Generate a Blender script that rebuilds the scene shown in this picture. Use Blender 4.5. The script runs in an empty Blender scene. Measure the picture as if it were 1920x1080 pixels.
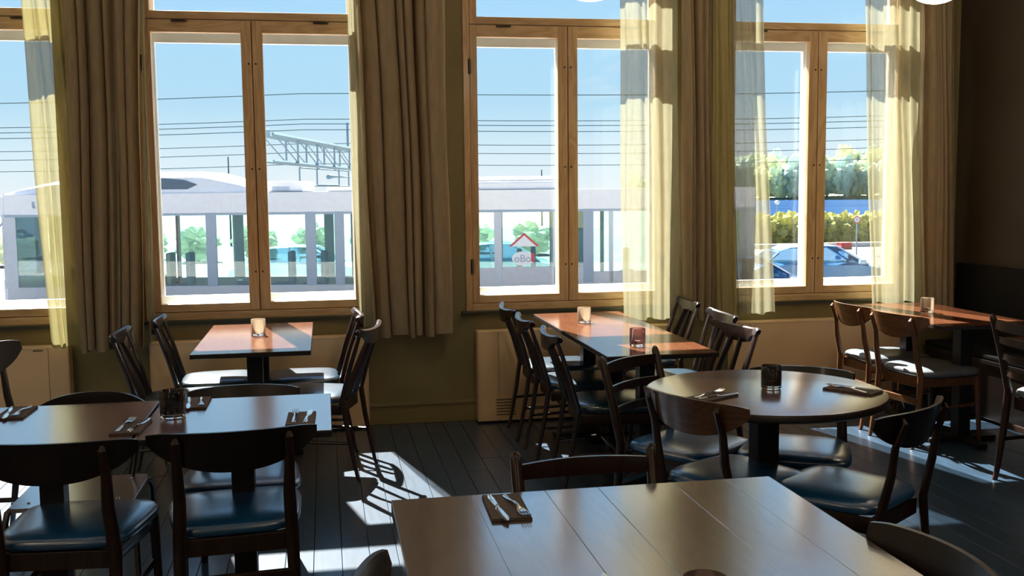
import bpy, bmesh, math, random
from mathutils import Vector, Matrix, Quaternion, noise

random.seed(7)
PI = math.pi
S = bpy.context.scene
COL = S.collection

# ------------------------------------------------------------------ camera
PITCH, YAW, ROLL, FPX, EYE = 0.0957844, 0.1788779, -0.0106881, 1934.36, 1.54
_cy, _sy = math.cos(YAW), math.sin(YAW)
fw = Vector((_sy*math.cos(PITCH), _cy*math.cos(PITCH), -math.sin(PITCH)))
rt = Vector((_cy, -_sy, 0.0))
up = rt.cross(fw)
rt2 = rt*math.cos(ROLL) + up*math.sin(ROLL)
up2 = -rt*math.sin(ROLL) + up*math.cos(ROLL)
cam = bpy.data.objects.new('camera', bpy.data.cameras.new('camera'))
COL.objects.link(cam)
cam.matrix_world = Matrix(((rt2.x, up2.x, -fw.x, 0), (rt2.y, up2.y, -fw.y, 0), (rt2.z, up2.z, -fw.z, EYE), (0, 0, 0, 1)))
cam.data.sensor_width = 36.0
cam.data.lens = FPX/1920*36.0
cam.data.clip_end = 3000
S.camera = cam

# ------------------------------------------------------------------ colour management
S.view_settings.view_transform = 'Standard'
S.view_settings.look = 'None'
S.view_settings.gamma = 1.0
S.view_settings.use_curve_mapping = False
S.view_settings.exposure = 0.12
S.cycles.transparent_max_bounces = 32
S.cycles.max_bounces = 10
S.cycles.diffuse_bounces = 5
S.cycles.sample_clamp_indirect = 6.0
S.cycles.caustics_reflective = False
S.cycles.caustics_refractive = False

# ------------------------------------------------------------------ sky
W = bpy.data.worlds.new('sky'); S.world = W
W.use_nodes = True
nt = W.node_tree; nt.nodes.clear()
n_out = nt.nodes.new('ShaderNodeOutputWorld'); n_bg = nt.nodes.new('ShaderNodeBackground')
n_tc = nt.nodes.new('ShaderNodeTexCoord'); n_sep = nt.nodes.new('ShaderNodeSeparateXYZ')
n_ramp = nt.nodes.new('ShaderNodeValToRGB')
cr = n_ramp.color_ramp
for p, c in ((0.0, (.80, .88, .92)), (0.03, (.70, .85, .93)), (0.08, (.46, .72, .90)), (0.18, (.40, .69, .94)), (0.5, (.22, .49, .92)), (1.0, (.13, .34, .78))):
    e = cr.elements[0] if p == 0.0 else (cr.elements[-1] if p == 1.0 else cr.elements.new(p))
    e.position = p; e.color = (*c, 1)
n_map = nt.nodes.new('ShaderNodeMapping'); n_map.inputs['Scale'].default_value = (3.0, 3.0, 14.0)
n_noi = nt.nodes.new('ShaderNodeTexNoise'); n_noi.inputs['Scale'].default_value = 1.6; n_noi.inputs['Detail'].default_value = 6; n_noi.inputs['Roughness'].default_value = .6
n_cr2 = nt.nodes.new('ShaderNodeValToRGB')
n_cr2.color_ramp.elements[0].position = .60; n_cr2.color_ramp.elements[0].color = (0, 0, 0, 1)
n_cr2.color_ramp.elements[1].position = .86; n_cr2.color_ramp.elements[1].color = (.55, .55, .55, 1)
n_mix = nt.nodes.new('ShaderNodeMixRGB'); n_mix.inputs[2].default_value = (.93, .95, .96, 1)
L = nt.links.new
L(n_tc.outputs['Generated'], n_sep.inputs[0]); L(n_sep.outputs['Z'], n_ramp.inputs[0])
L(n_tc.outputs['Generated'], n_map.inputs[0]); L(n_map.outputs[0], n_noi.inputs['Vector']); L(n_noi.outputs[0], n_cr2.inputs[0])
L(n_cr2.outputs[0], n_mix.inputs[0]); L(n_ramp.outputs[0], n_mix.inputs[1]); L(n_mix.outputs[0], n_bg.inputs['Color'])
n_bg.inputs['Strength'].default_value = 1.0
L(n_bg.outputs[0], n_out.inputs[0])

# ------------------------------------------------------------------ sun
sd = bpy.data.lights.new('sun', 'SUN'); sd.energy = 58.0; sd.angle = math.radians(0.5); sd.color = (1.0, .95, .87)
sun = bpy.data.objects.new('sun', sd); COL.objects.link(sun)
sun.rotation_euler = Vector((.236, -1.0, -1.121)).to_track_quat('-Z', 'Y').to_euler()
sun.location = (-3, 20, 20)

# ------------------------------------------------------------------ materials
def mat(name, color=(.5, .5, .5), rough=.5, metal=0.0, coat=0.0, coat_ior=1.5, coat_rough=.1, spec=.5, var=0.0, vscale=8.0, bump=0.0, bscale=60.0, stretch=(1, 1, 1), color2=None):
    m = bpy.data.materials.new(name); m.use_nodes = True
    t = m.node_tree; b = t.nodes['Principled BSDF']
    b.inputs['Roughness'].default_value = rough; b.inputs['Metallic'].default_value = metal
    b.inputs['Coat Weight'].default_value = coat; b.inputs['Coat Roughness'].default_value = coat_rough
    b.inputs['Specular IOR Level'].default_value = spec
    b.inputs['Coat IOR'].default_value = coat_ior
    c = (*color, 1)
    tc = t.nodes.new('ShaderNodeTexCoord'); mp = t.nodes.new('ShaderNodeMapping'); mp.inputs['Scale'].default_value = stretch
    t.links.new(tc.outputs['Object'], mp.inputs[0])
    no = t.nodes.new('ShaderNodeTexNoise'); no.inputs['Scale'].default_value = vscale; no.inputs['Detail'].default_value = 5
    t.links.new(mp.outputs[0], no.inputs['Vector'])
    rp = t.nodes.new('ShaderNodeValToRGB')
    if color2 is None:
        v = max(var, .04)
        color2 = tuple(x*(1-v) for x in color); c = tuple(min(1, x*(1+v*.5)) for x in color) + (1,)
    rp.color_ramp.elements[0].position = .35; rp.color_ramp.elements[0].color = (*color2, 1)
    rp.color_ramp.elements[1].position = .65; rp.color_ramp.elements[1].color = c
    t.links.new(no.outputs[0], rp.inputs[0]); t.links.new(rp.outputs[0], b.inputs['Base Color'])
    if bump > 0:
        n2 = t.nodes.new('ShaderNodeTexNoise'); n2.inputs['Scale'].default_value = bscale; n2.inputs['Detail'].default_value = 4
        t.links.new(mp.outputs[0], n2.inputs['Vector'])
        bp = t.nodes.new('ShaderNodeBump'); bp.inputs['Strength'].default_value = bump; bp.inputs['Distance'].default_value = .004
        t.links.new(n2.outputs[0], bp.inputs['Height']); t.links.new(bp.outputs[0], b.inputs['Normal'])
    return m

def wood(name, c1, c2, rough=.35, coat=.3, axis='y', scale=1.0, bump=.06, rings=9.0, coat_rough=.12, coat_ior=1.5):
    """grain running along one object axis: stretched noise drives a wave-like band pattern"""
    m = bpy.data.materials.new(name); m.use_nodes = True
    t = m.node_tree; b = t.nodes['Principled BSDF']
    b.inputs['Roughness'].default_value = rough; b.inputs['Coat Weight'].default_value = coat; b.inputs['Coat Roughness'].default_value = coat_rough
    b.inputs['Coat IOR'].default_value = coat_ior
    if coat_ior > 2.5: b.inputs['Specular IOR Level'].default_value = .5; b.inputs['IOR'].default_value = 2.4; b.inputs['Roughness'].default_value = .22
    tc = t.nodes.new('ShaderNodeTexCoord'); mp = t.nodes.new('ShaderNodeMapping')
    sc = {'x': (.12, 1, 1), 'y': (1, .12, 1), 'z': (1, 1, .12)}[axis]
    mp.inputs['Scale'].default_value = tuple(s*scale for s in sc)
    oi = t.nodes.new('ShaderNodeObjectInfo'); ad = t.nodes.new('ShaderNodeVectorMath'); ad.operation = 'ADD'
    ml = t.nodes.new('ShaderNodeVectorMath'); ml.operation = 'SCALE'; ml.inputs[0].default_value = (3.1, 7.7, 5.3)
    t.links.new(oi.outputs['Random'], ml.inputs['Scale']); t.links.new(tc.outputs['Object'], ad.inputs[0]); t.links.new(ml.outputs[0], ad.inputs[1])
    t.links.new(ad.outputs[0], mp.inputs[0])
    n1 = t.nodes.new('ShaderNodeTexNoise'); n1.inputs['Scale'].default_value = 6.0; n1.inputs['Detail'].default_value = 3; n1.inputs['Distortion'].default_value = .6
    t.links.new(mp.outputs[0], n1.inputs['Vector'])
    mu = t.nodes.new('ShaderNodeMath'); mu.operation = 'MULTIPLY'; mu.inputs[1].default_value = rings
    fr = t.nodes.new('ShaderNodeMath'); fr.operation = 'PINGPONG'; fr.inputs[1].default_value = .5
    t.links.new(n1.outputs[0], mu.inputs[0]); t.links.new(mu.outputs[0], fr.inputs[0])
    n2 = t.nodes.new('ShaderNodeTexNoise'); n2.inputs['Scale'].default_value = 90.0; n2.inputs['Detail'].default_value = 4
    t.links.new(mp.outputs[0], n2.inputs['Vector'])
    mx = t.nodes.new('ShaderNodeMath'); mx.operation = 'MULTIPLY_ADD'; mx.inputs[1].default_value = .55
    t.links.new(n2.outputs[0], mx.inputs[0]); t.links.new(fr.outputs[0], mx.inputs[2])
    rp = t.nodes.new('ShaderNodeValToRGB')
    rp.color_ramp.elements[0].position = .22; rp.color_ramp.elements[0].color = (*c2, 1)
    rp.color_ramp.elements[1].position = .72; rp.color_ramp.elements[1].color = (*c1, 1)
    t.links.new(mx.outputs[0], rp.inputs[0])
    hs = t.nodes.new('ShaderNodeHueSaturation'); vv = t.nodes.new('ShaderNodeMapRange')
    vv.inputs['To Min'].default_value = .93; vv.inputs['To Max'].default_value = 1.07
    t.links.new(oi.outputs['Random'], vv.inputs[0]); t.links.new(vv.outputs[0], hs.inputs['Value'])
    t.links.new(rp.outputs[0], hs.inputs['Color']); t.links.new(hs.outputs[0], b.inputs['Base Color'])
    if bump:
        bp = t.nodes.new('ShaderNodeBump'); bp.inputs['Strength'].default_value = bump; bp.inputs['Distance'].default_value = .002
        t.links.new(mx.outputs[0], bp.inputs['Height']); t.links.new(bp.outputs[0], b.inputs['Normal'])
    return m

def glass(name, tint=(.97, .98, .98), refl=.6, rough=0.0, ior=1.45):
    m = bpy.data.materials.new(name); m.use_nodes = True
    t = m.node_tree; t.nodes.clear()
    o = t.nodes.new('ShaderNodeOutputMaterial'); tr = t.nodes.new('ShaderNodeBsdfTransparent'); tr.inputs[0].default_value = (*tint, 1)
    gl = t.nodes.new('ShaderNodeBsdfGlossy'); gl.inputs['Roughness'].default_value = rough; gl.inputs[0].default_value = (1, 1, 1, 1)
    fr = t.nodes.new('ShaderNodeFresnel'); fr.inputs[0].default_value = ior
    mu = t.nodes.new('ShaderNodeMath'); mu.operation = 'MULTIPLY'; mu.inputs[1].default_value = refl
    mi = t.nodes.new('ShaderNodeMixShader')
    t.links.new(fr.outputs[0], mu.inputs[0]); t.links.new(mu.outputs[0], mi.inputs[0])
    t.links.new(tr.outputs[0], mi.inputs[1]); t.links.new(gl.outputs[0], mi.inputs[2]); t.links.new(mi.outputs[0], o.inputs[0])
    return m

def frosted(name, tint, white, fac):
    m = glass(name, tint, .8, .02); t = m.node_tree
    out = [n for n in t.nodes if n.type == 'OUTPUT_MATERIAL'][0]; src = out.inputs[0].links[0].from_socket
    tl = t.nodes.new('ShaderNodeBsdfTranslucent'); tl.inputs[0].default_value = (*white, 1)
    df = t.nodes.new('ShaderNodeBsdfDiffuse'); df.inputs[0].default_value = (*white, 1)
    m1 = t.nodes.new('ShaderNodeMixShader'); m1.inputs[0].default_value = .5
    m2 = t.nodes.new('ShaderNodeMixShader'); m2.inputs[0].default_value = fac
    t.links.new(tl.outputs[0], m1.inputs[1]); t.links.new(df.outputs[0], m1.inputs[2])
    t.links.new(src, m2.inputs[1]); t.links.new(m1.outputs[0], m2.inputs[2]); t.links.new(m2.outputs[0], out.inputs[0])
    return m

def lamp_glass(name, color, power):
    m = mat(name, (.8, .7, .6), .3, coat=.4)
    b = m.node_tree.nodes['Principled BSDF']
    b.inputs['Emission Color'].default_value = (*color, 1); b.inputs['Emission Strength'].default_value = power
    return m

def cloth(name, color, trans=.3, clear=0.0, weave=900.0):
    m = bpy.data.materials.new(name); m.use_nodes = True
    t = m.node_tree; t.nodes.clear()
    o = t.nodes.new('ShaderNodeOutputMaterial'); df = t.nodes.new('ShaderNodeBsdfDiffuse'); tl = t.nodes.new('ShaderNodeBsdfTranslucent')
    tc = t.nodes.new('ShaderNodeTexCoord'); no = t.nodes.new('ShaderNodeTexNoise'); no.inputs['Scale'].default_value = 40; no.inputs['Detail'].default_value = 6
    mp = t.nodes.new('ShaderNodeMapping'); mp.inputs['Scale'].default_value = (1, 1, .2)
    t.links.new(tc.outputs['Object'], mp.inputs[0]); t.links.new(mp.outputs[0], no.inputs['Vector'])
    rp = t.nodes.new('ShaderNodeValToRGB'); rp.color_ramp.elements[0].color = (*[c*.85 for c in color], 1); rp.color_ramp.elements[1].color = (*color, 1)
    rp.color_ramp.elements[0].position = .3; rp.color_ramp.elements[1].position = .7
    t.links.new(no.outputs[0], rp.inputs[0])
    t.links.new(rp.outputs[0], df.inputs[0]); t.links.new(rp.outputs[0], tl.inputs[0])
    mi = t.nodes.new('ShaderNodeMixShader'); mi.inputs[0].default_value = trans
    t.links.new(df.outputs[0], mi.inputs[1]); t.links.new(tl.outputs[0], mi.inputs[2])
    last = mi
    if clear > 0:
        tp = t.nodes.new('ShaderNodeBsdfTransparent'); m2 = t.nodes.new('ShaderNodeMixShader'); m2.inputs[0].default_value = clear
        t.links.new(mi.outputs[0], m2.inputs[1]); t.links.new(tp.outputs[0], m2.inputs[2]); last = m2
    t.links.new(last.outputs[0], o.inputs[0])
    return m

M = {}
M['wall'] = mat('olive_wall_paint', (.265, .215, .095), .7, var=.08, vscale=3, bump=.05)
M['wall_dark'] = mat('shaded_brown_wall_paint', (.040, .026, .013), .7, var=.1, vscale=2, bump=.05)  # brown paint, darkened further for the shade away from the windows
M['ceiling'] = mat('ceiling_paint', (.78, .75, .68), .9, var=.03, bump=.03)
M['base'] = mat('olive_trim_paint', (.28, .22, .09), .4, var=.06)
M['sillm'] = mat('dark_sill_paint', (.05, .05, .028), .35, var=.08)
M['floor_gap'] = mat('floor_gap_dark', (.012, .012, .013), .9)
M['plank'] = wood('grey_stained_planks', (.026, .056, .094), (.017, .038, .064), rough=.33, coat=.5, axis='y', scale=.8, bump=.12, coat_rough=.2)
M['pine'] = wood('pine_window_wood', (.64, .43, .22), (.50, .30, .13), rough=.4, coat=.2, axis='z', scale=1.2, bump=.02)
M['pine_h'] = wood('pine_window_rail', (.64, .43, .22), (.50, .30, .13), rough=.4, coat=.2, axis='x', scale=1.2, bump=.02)
M['white_paint'] = mat('white_gloss_paint', (.82, .81, .76), .35, var=.02)
M['pane'] = glass('window_glass', (.993, .997, .998), .3)
M['steel_dark'] = mat('dark_brass', (.10, .075, .05), .4, metal=.8)
M['screw'] = mat('screw_head', (.03, .022, .018), .5, metal=.5)
M['drape'] = cloth('olive_brown_drape', (.49, .39, .245), .32)
M['drape_green'] = cloth('olive_green_drape', (.56, .48, .22), .34)
M['sheer'] = cloth('olive_sheer', (.42, .38, .17), .30, .20)
M['sheer_white'] = cloth('pale_sheer', (.52, .50, .33), .28, .30)
M['radiator'] = mat('tan_enamel', (.86, .60, .32), .45, var=.06, vscale=2)
M['rad_seam'] = mat('tan_enamel_dark', (.16, .11, .05), .6)
M['teak_shaded'] = wood('shaded_dark_teak', (.030, .011, .0055), (.014, .005, .003), rough=.36, coat=.3, axis='z', scale=2.0, bump=.03)  # dark teak with the backlit shade put into its colour
M['teak'] = wood('sunlit_teak', (.15, .062, .022), (.09, .034, .013), rough=.36, coat=.3, axis='z', scale=2.0, bump=.03)  # same teak with sunlight put into the colour, for the window chairs
M['ply'] = wood('shaded_dark_plywood', (.013, .006, .004), (.008, .004, .003), rough=.38, coat=.25, axis='x', scale=2.0, bump=.03)  # plywood darkened in colour for its backlit side
M['ply_lit'] = wood('lit_brown_plywood', (.15, .078, .042), (.09, .045, .024), rough=.36, coat=.3, axis='x', scale=2.0, bump=.03)  # same plywood, window light put into the colour
M['ply_sunlit'] = wood('sunlit_plywood', (.22, .10, .036), (.13, .054, .020), rough=.34, coat=.35, axis='x', scale=2.0, bump=.03)  # same plywood, colour brightened as if sunlit
M['leather'] = mat('sky_sheen_blue_leatherette', (.010, .105, .28), .30, coat=1.0, coat_rough=.22, coat_ior=2.1, var=.15, vscale=14, bump=.10, bscale=150)  # blue-black leatherette; the reflected sky blue is put into the base
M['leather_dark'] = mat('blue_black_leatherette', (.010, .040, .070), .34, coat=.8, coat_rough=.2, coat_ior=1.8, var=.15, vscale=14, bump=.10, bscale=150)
M['leather_sunlit'] = mat('sunlit_leatherette', (.16, .18, .20), .32, coat=.2, coat_rough=.2, var=.15, vscale=14, bump=.10, bscale=150)  # same leatherette, sunlight put into a pale base
M['mahogany'] = wood('red_brown_tabletop', (.120, .043, .019), (.090, .030, .013), rough=.5, coat=.9, axis='y', scale=.9, bump=.02, coat_rough=.14, coat_ior=2.3)
M['mahogany'].node_tree.nodes['Principled BSDF'].inputs['Specular IOR Level'].default_value = 0.0
M['mahogany_dark'] = wood('dark_red_tabletop', (.15, .050, .038), (.105, .034, .026), rough=.30, coat=1.0, axis='y', scale=.9, bump=.01, coat_rough=.20, coat_ior=4.4)
M['oak'] = wood('pale_oak', (.170, .132, .104), (.058, .043, .034), rough=.33, coat=1.0, axis='y', scale=1.3, bump=.008, rings=12, coat_rough=.15, coat_ior=4.6)
M['edge'] = mat('black_edge_band', (.018, .013, .011), .4)
M['black_iron'] = mat('black_cast_iron', (.010, .010, .011), .45, metal=.2, bump=.05, bscale=200)
M['steel'] = mat('polished_cutlery_steel', (.72, .72, .72), .16, metal=1.0)
M['tube'] = mat('worn_steel_tube', (.16, .15, .15), .3, metal=1.0)
M['napkin'] = mat('brown_napkin', (.115, .088, .070), .9, var=.2, vscale=60, bump=.3, bscale=300)
M['napkin_side'] = M['napkin']
M['smoke'] = frosted('smoked_glass', (.78, .66, .66), (.10, .05, .05), .06)
M['smoke_dark'] = frosted('dark_smoked_glass', (.40, .36, .34), (.02, .015, .012), .08)
M['smoke_sunlit'] = frosted('sunlit_smoked_glass', (.94, .89, .82), (.46, .38, .29), .36)  # smoked glass with the cream glow of the sun mixed into its colour
M['clear'] = mat('clear_glass', (.93, .93, .93), .03)
M['clear'].node_tree.nodes['Principled BSDF'].inputs['Transmission Weight'].default_value = 1.0
M['wax'] = mat('tealight_wax', (.80, .74, .62), .5)
M['tin'] = mat('tealight_tin', (.7, .7, .7), .3, metal=1.0)
M['opal'] = lamp_glass('opal_glass', (1.0, .80, .58), 9.0)
M['cord'] = mat('black_cord', (.012, .012, .012), .6)
M['bench'] = mat('dark_bench_wood', (.018, .011, .007), .4, coat=.3, var=.2, vscale=5, stretch=(1, .15, 1))
M['bench_pad'] = mat('black_bench_upholstery', (.008, .008, .008), .7, spec=.15, bump=.1, bscale=200)

# ------------------------------------------------------------------ mesh helpers
class MB:
    def __init__(s): s.v = []; s.f = []; s.flat = set()
    def add(s, vs, fs):
        o = len(s.v); s.v += [tuple(v) for v in vs]; s.f += [tuple(i+o for i in f) for f in fs]
        return s
    def box(s, x0, x1, y0, y1, z0, z1):
        return s.add([(x, y, z) for z in (z0, z1) for y in (y0, y1) for x in (x0, x1)],
                     [(0, 2, 3, 1), (4, 5, 7, 6), (0, 1, 5, 4), (2, 6, 7, 3), (0, 4, 6, 2), (1, 3, 7, 5)])
    def bbox(s, x0, x1, y0, y1, z0, z1, b=.004):
        """box with chamfered edges"""
        bm = bmesh.new(); bmesh.ops.create_cube(bm, size=1)
        for v in bm.verts:
            v.co = ((x0+x1)/2+v.co.x*(x1-x0), (y0+y1)/2+v.co.y*(y1-y0), (z0+z1)/2+v.co.z*(z1-z0))
        bmesh.ops.bevel(bm, geom=bm.edges[:], offset=b, segments=2, affect='EDGES', profile=.6)
        bm.verts.index_update()
        k0 = len(s.f); s.add([v.co[:] for v in bm.verts], [[v.index for v in f.verts] for f in bm.faces]); bm.free()
        s.flat.update(range(k0, len(s.f)))
        return s
    def tube(s, pts, rad, n=10, flat=None, cap=True, ref=(0, 0, 1)):
        """sweep; rad float/list; flat=(a,b) scales the section along side / normal"""
        pts = [Vector(p) for p in pts]; k = len(pts)
        if not isinstance(rad, (list, tuple)): rad = [rad]*k
        vs = []; prev = None
        for i, p in enumerate(pts):
            d = (pts[min(i+1, k-1)]-pts[max(i-1, 0)]).normalized()
            if prev is None:
                r0 = Vector(ref)
                if abs(r0.dot(d)) > .95: r0 = Vector((1, 0, 0))
                a = (r0 - d*r0.dot(d)).normalized()
            else:
                a = (prev - d*prev.dot(d)).normalized()
            prev = a; b = d.cross(a)
            fa, fb = flat if flat else (1, 1)
            for j in range(n):
                t = 2*PI*j/n
                vs.append(p + a*math.cos(t)*rad[i]*fa + b*math.sin(t)*rad[i]*fb)
        fs = []
        for i in range(k-1):
            for j in range(n):
                fs.append((i*n+j, i*n+(j+1) % n, (i+1)*n+(j+1) % n, (i+1)*n+j))
        if cap:
            fs.append(tuple(range(n-1, -1, -1))); fs.append(tuple((k-1)*n+j for j in range(n)))
        return s.add(vs, fs)
    def lathe(s, prof, n=24, c=(0, 0)):
        vs = []; fs = []; k = len(prof)
        for r, z in prof:
            for j in range(n):
                t = 2*PI*j/n; vs.append((c[0]+r*math.cos(t), c[1]+r*math.sin(t), z))
        for i in range(k-1):
            for j in range(n): fs.append((i*n+j, i*n+(j+1) % n, (i+1)*n+(j+1) % n, (i+1)*n+j))
        if prof[0][0] > 1e-5: fs.append(tuple(range(n-1, -1, -1)))
        if prof[-1][0] > 1e-5: fs.append(tuple((k-1)*n+j for j in range(n)))
        return s.add(vs, fs)
    def prism(s, outline, z0, z1):
        n = len(outline)
        return s.add([(x, y, z0) for x, y in outline]+[(x, y, z1) for x, y in outline],
                     [tuple(range(n-1, -1, -1)), tuple(range(n, 2*n))]+[(i, (i+1) % n, n+(i+1) % n, n+i) for i in range(n)])
    def rings(s, rings, cap0=True, cap1=True):
        n = len(rings[0]); vs = [v for r in rings for v in r]; fs = []
        for i in range(len(rings)-1):
            for j in range(n): fs.append((i*n+j, i*n+(j+1) % n, (i+1)*n+(j+1) % n, (i+1)*n+j))
        if cap0: fs.append(tuple(range(n-1, -1, -1)))
        if cap1: fs.append(tuple((len(rings)-1)*n+j for j in range(n)))
        return s.add(vs, fs)
    def grid(s, rows):
        n = len(rows[0]); vs = [v for r in rows for v in r]
        return s.add(vs, [(i*n+j, i*n+j+1, (i+1)*n+j+1, (i+1)*n+j) for i in range(len(rows)-1) for j in range(n-1)])
    def mesh(s, name, m, smooth=40):
        me = bpy.data.meshes.new(name); me.from_pydata(s.v, [], s.f)
        if m is not None: me.materials.append(m)
        bm = bmesh.new(); bm.from_mesh(me); bmesh.ops.recalc_face_normals(bm, faces=bm.faces[:]); bm.to_mesh(me); bm.free()
        if smooth:
            for p in me.polygons: p.use_smooth = True
            me.set_sharp_from_angle(angle=math.radians(smooth))
            for k_ in s.flat: me.polygons[k_].use_smooth = False
        me.update()
        return me
    def obj(s, name, m, parent=None, smooth=40, loc=None):
        o = bpy.data.objects.new(name, s.mesh(name, m, smooth)); COL.objects.link(o)
        if parent is not None: o.parent = parent
        if loc is not None: o.location = loc
        return o

def tag(o, label=None, cat=None, group=None, kind=None):
    if label: o['label'] = label
    if cat: o['category'] = cat
    if group: o['group'] = group
    if kind: o['kind'] = kind
    return o

def thing(name, label, cat, loc=(0, 0, 0), rz=0.0, group=None, kind=None):
    o = bpy.data.objects.new(name, None); o.empty_display_size = .1; COL.objects.link(o)
    o.location = loc; o.rotation_euler = (0, 0, rz)
    return tag(o, label, cat, group, kind)

def dup(root, loc, rz, label, group=None, scale=None):
    def cp(o, par):
        c = o.copy(); COL.objects.link(c)
        if par is not None: c.parent = par
        for ch in kids.get(o.name, []): cp(ch, c)
        return c
    kids = {}
    def walk(o):
        kids[o.name] = list(o.children)
        for ch in o.children: walk(ch)
    walk(root)
    r = cp(root, None)
    r.location = loc; r.rotation_euler = (0, 0, rz)
    if scale: r.scale = scale
    r['label'] = label
    if group: r['group'] = group
    return r

def struct(name, mb, m, smooth=40, parent=None):
    o = mb.obj(name, m, parent, smooth); o['kind'] = 'structure'; return o

# ================================================================== ROOM SHELL
WY = 6.755                       # inner face of the window wall
XL, XR, YB, ZC = -4.2, 4.47, -3.6, 3.5
WIN = [-2.20, -0.418, 1.612, 3.393]
HW, Z0, Z1 = .70, .735, 3.30

wb = MB()
xs = [XL-.3]
for c in WIN: xs += [c-HW, c+HW]
xs.append(XR+.3)
for i in range(0, len(xs), 2): wb.box(xs[i], xs[i+1], WY, WY+.34, 0, ZC)
for c in WIN:
    wb.box(c-HW, c+HW, WY, WY+.34, 0, Z0); wb.box(c-HW, c+HW, WY, WY+.34, Z1, ZC)
struct('wall_back', wb, M['wall'])
M['light_wall'] = mat('cream_wall_paint', (.66, .60, .48), .8, var=.04)
struct('wall_left', MB().box(XL-.3, XL, YB, WY, 0, ZC), M['light_wall'])
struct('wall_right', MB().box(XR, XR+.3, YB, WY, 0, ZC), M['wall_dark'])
struct('wall_front', MB().box(XL-.3, XR+.3, YB-.3, YB, 0, ZC), M['light_wall'])
struct('ceiling', MB().box(XL-.3, XR+.3, YB-.3, WY+.34, ZC, ZC+.2), M['ceiling'])
fl = struct('floor', MB().box(XL-.3, XR+.3, YB-.3, WY+.34, -.12, -.012), M['floor_gap'])

# floor planks: boards running towards the window wall
pw = .1165
x = XL; k = 0
unit = MB().bbox(-pw/2+.0012, pw/2-.0012, -.5, .5, -.012, 0, .0015).mesh('plank', M['plank'], 0)
plank_lens = {}
def plank_mesh(ln):
    key = round(ln, 2)
    if key not in plank_lens:
        plank_lens[key] = MB().bbox(-pw/2+.0012, pw/2-.0012, -ln/2+.001, ln/2-.001, -.012, 0, .0012).mesh('plank', M['plank'], 0)
    return plank_lens[key]
off = -.082 - math.floor((-.082-XL)/pw)*pw
x = off + pw/2
while x < XR:
    inview = -2.3 < x
    cuts = [YB]
    if inview:
        cuts += [2.0 + .25*random.randint(0, 4), 4.0+.25*random.randint(0, 8)]
    cuts.append(WY)
    for a, b in zip(cuts[:-1], cuts[1:]):
        o = bpy.data.objects.new('plank', plank_mesh(b-a)); COL.objects.link(o); o.parent = fl
        o.location = (x, (a+b)/2, random.uniform(-.0006, .0006))
    x += pw

# baseboards
struct('baseboard_back', MB().bbox(XL, XR, WY-.020, WY+.01, 0, .095, .003).bbox(XL, XR, WY-.014, WY+.01, .095, .118, .004).bbox(XL, XR, WY-.024, WY+.01, .118, .140, .005), M['base'])
struct('baseboard_right', MB().bbox(XR-.02, XR+.01, YB, WY-.03, 0, .11, .003), M['base'])
struct('baseboard_left', MB().bbox(XL-.01, XL+.02, YB, WY-.03, 0, .11, .003), M['base'])

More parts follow.
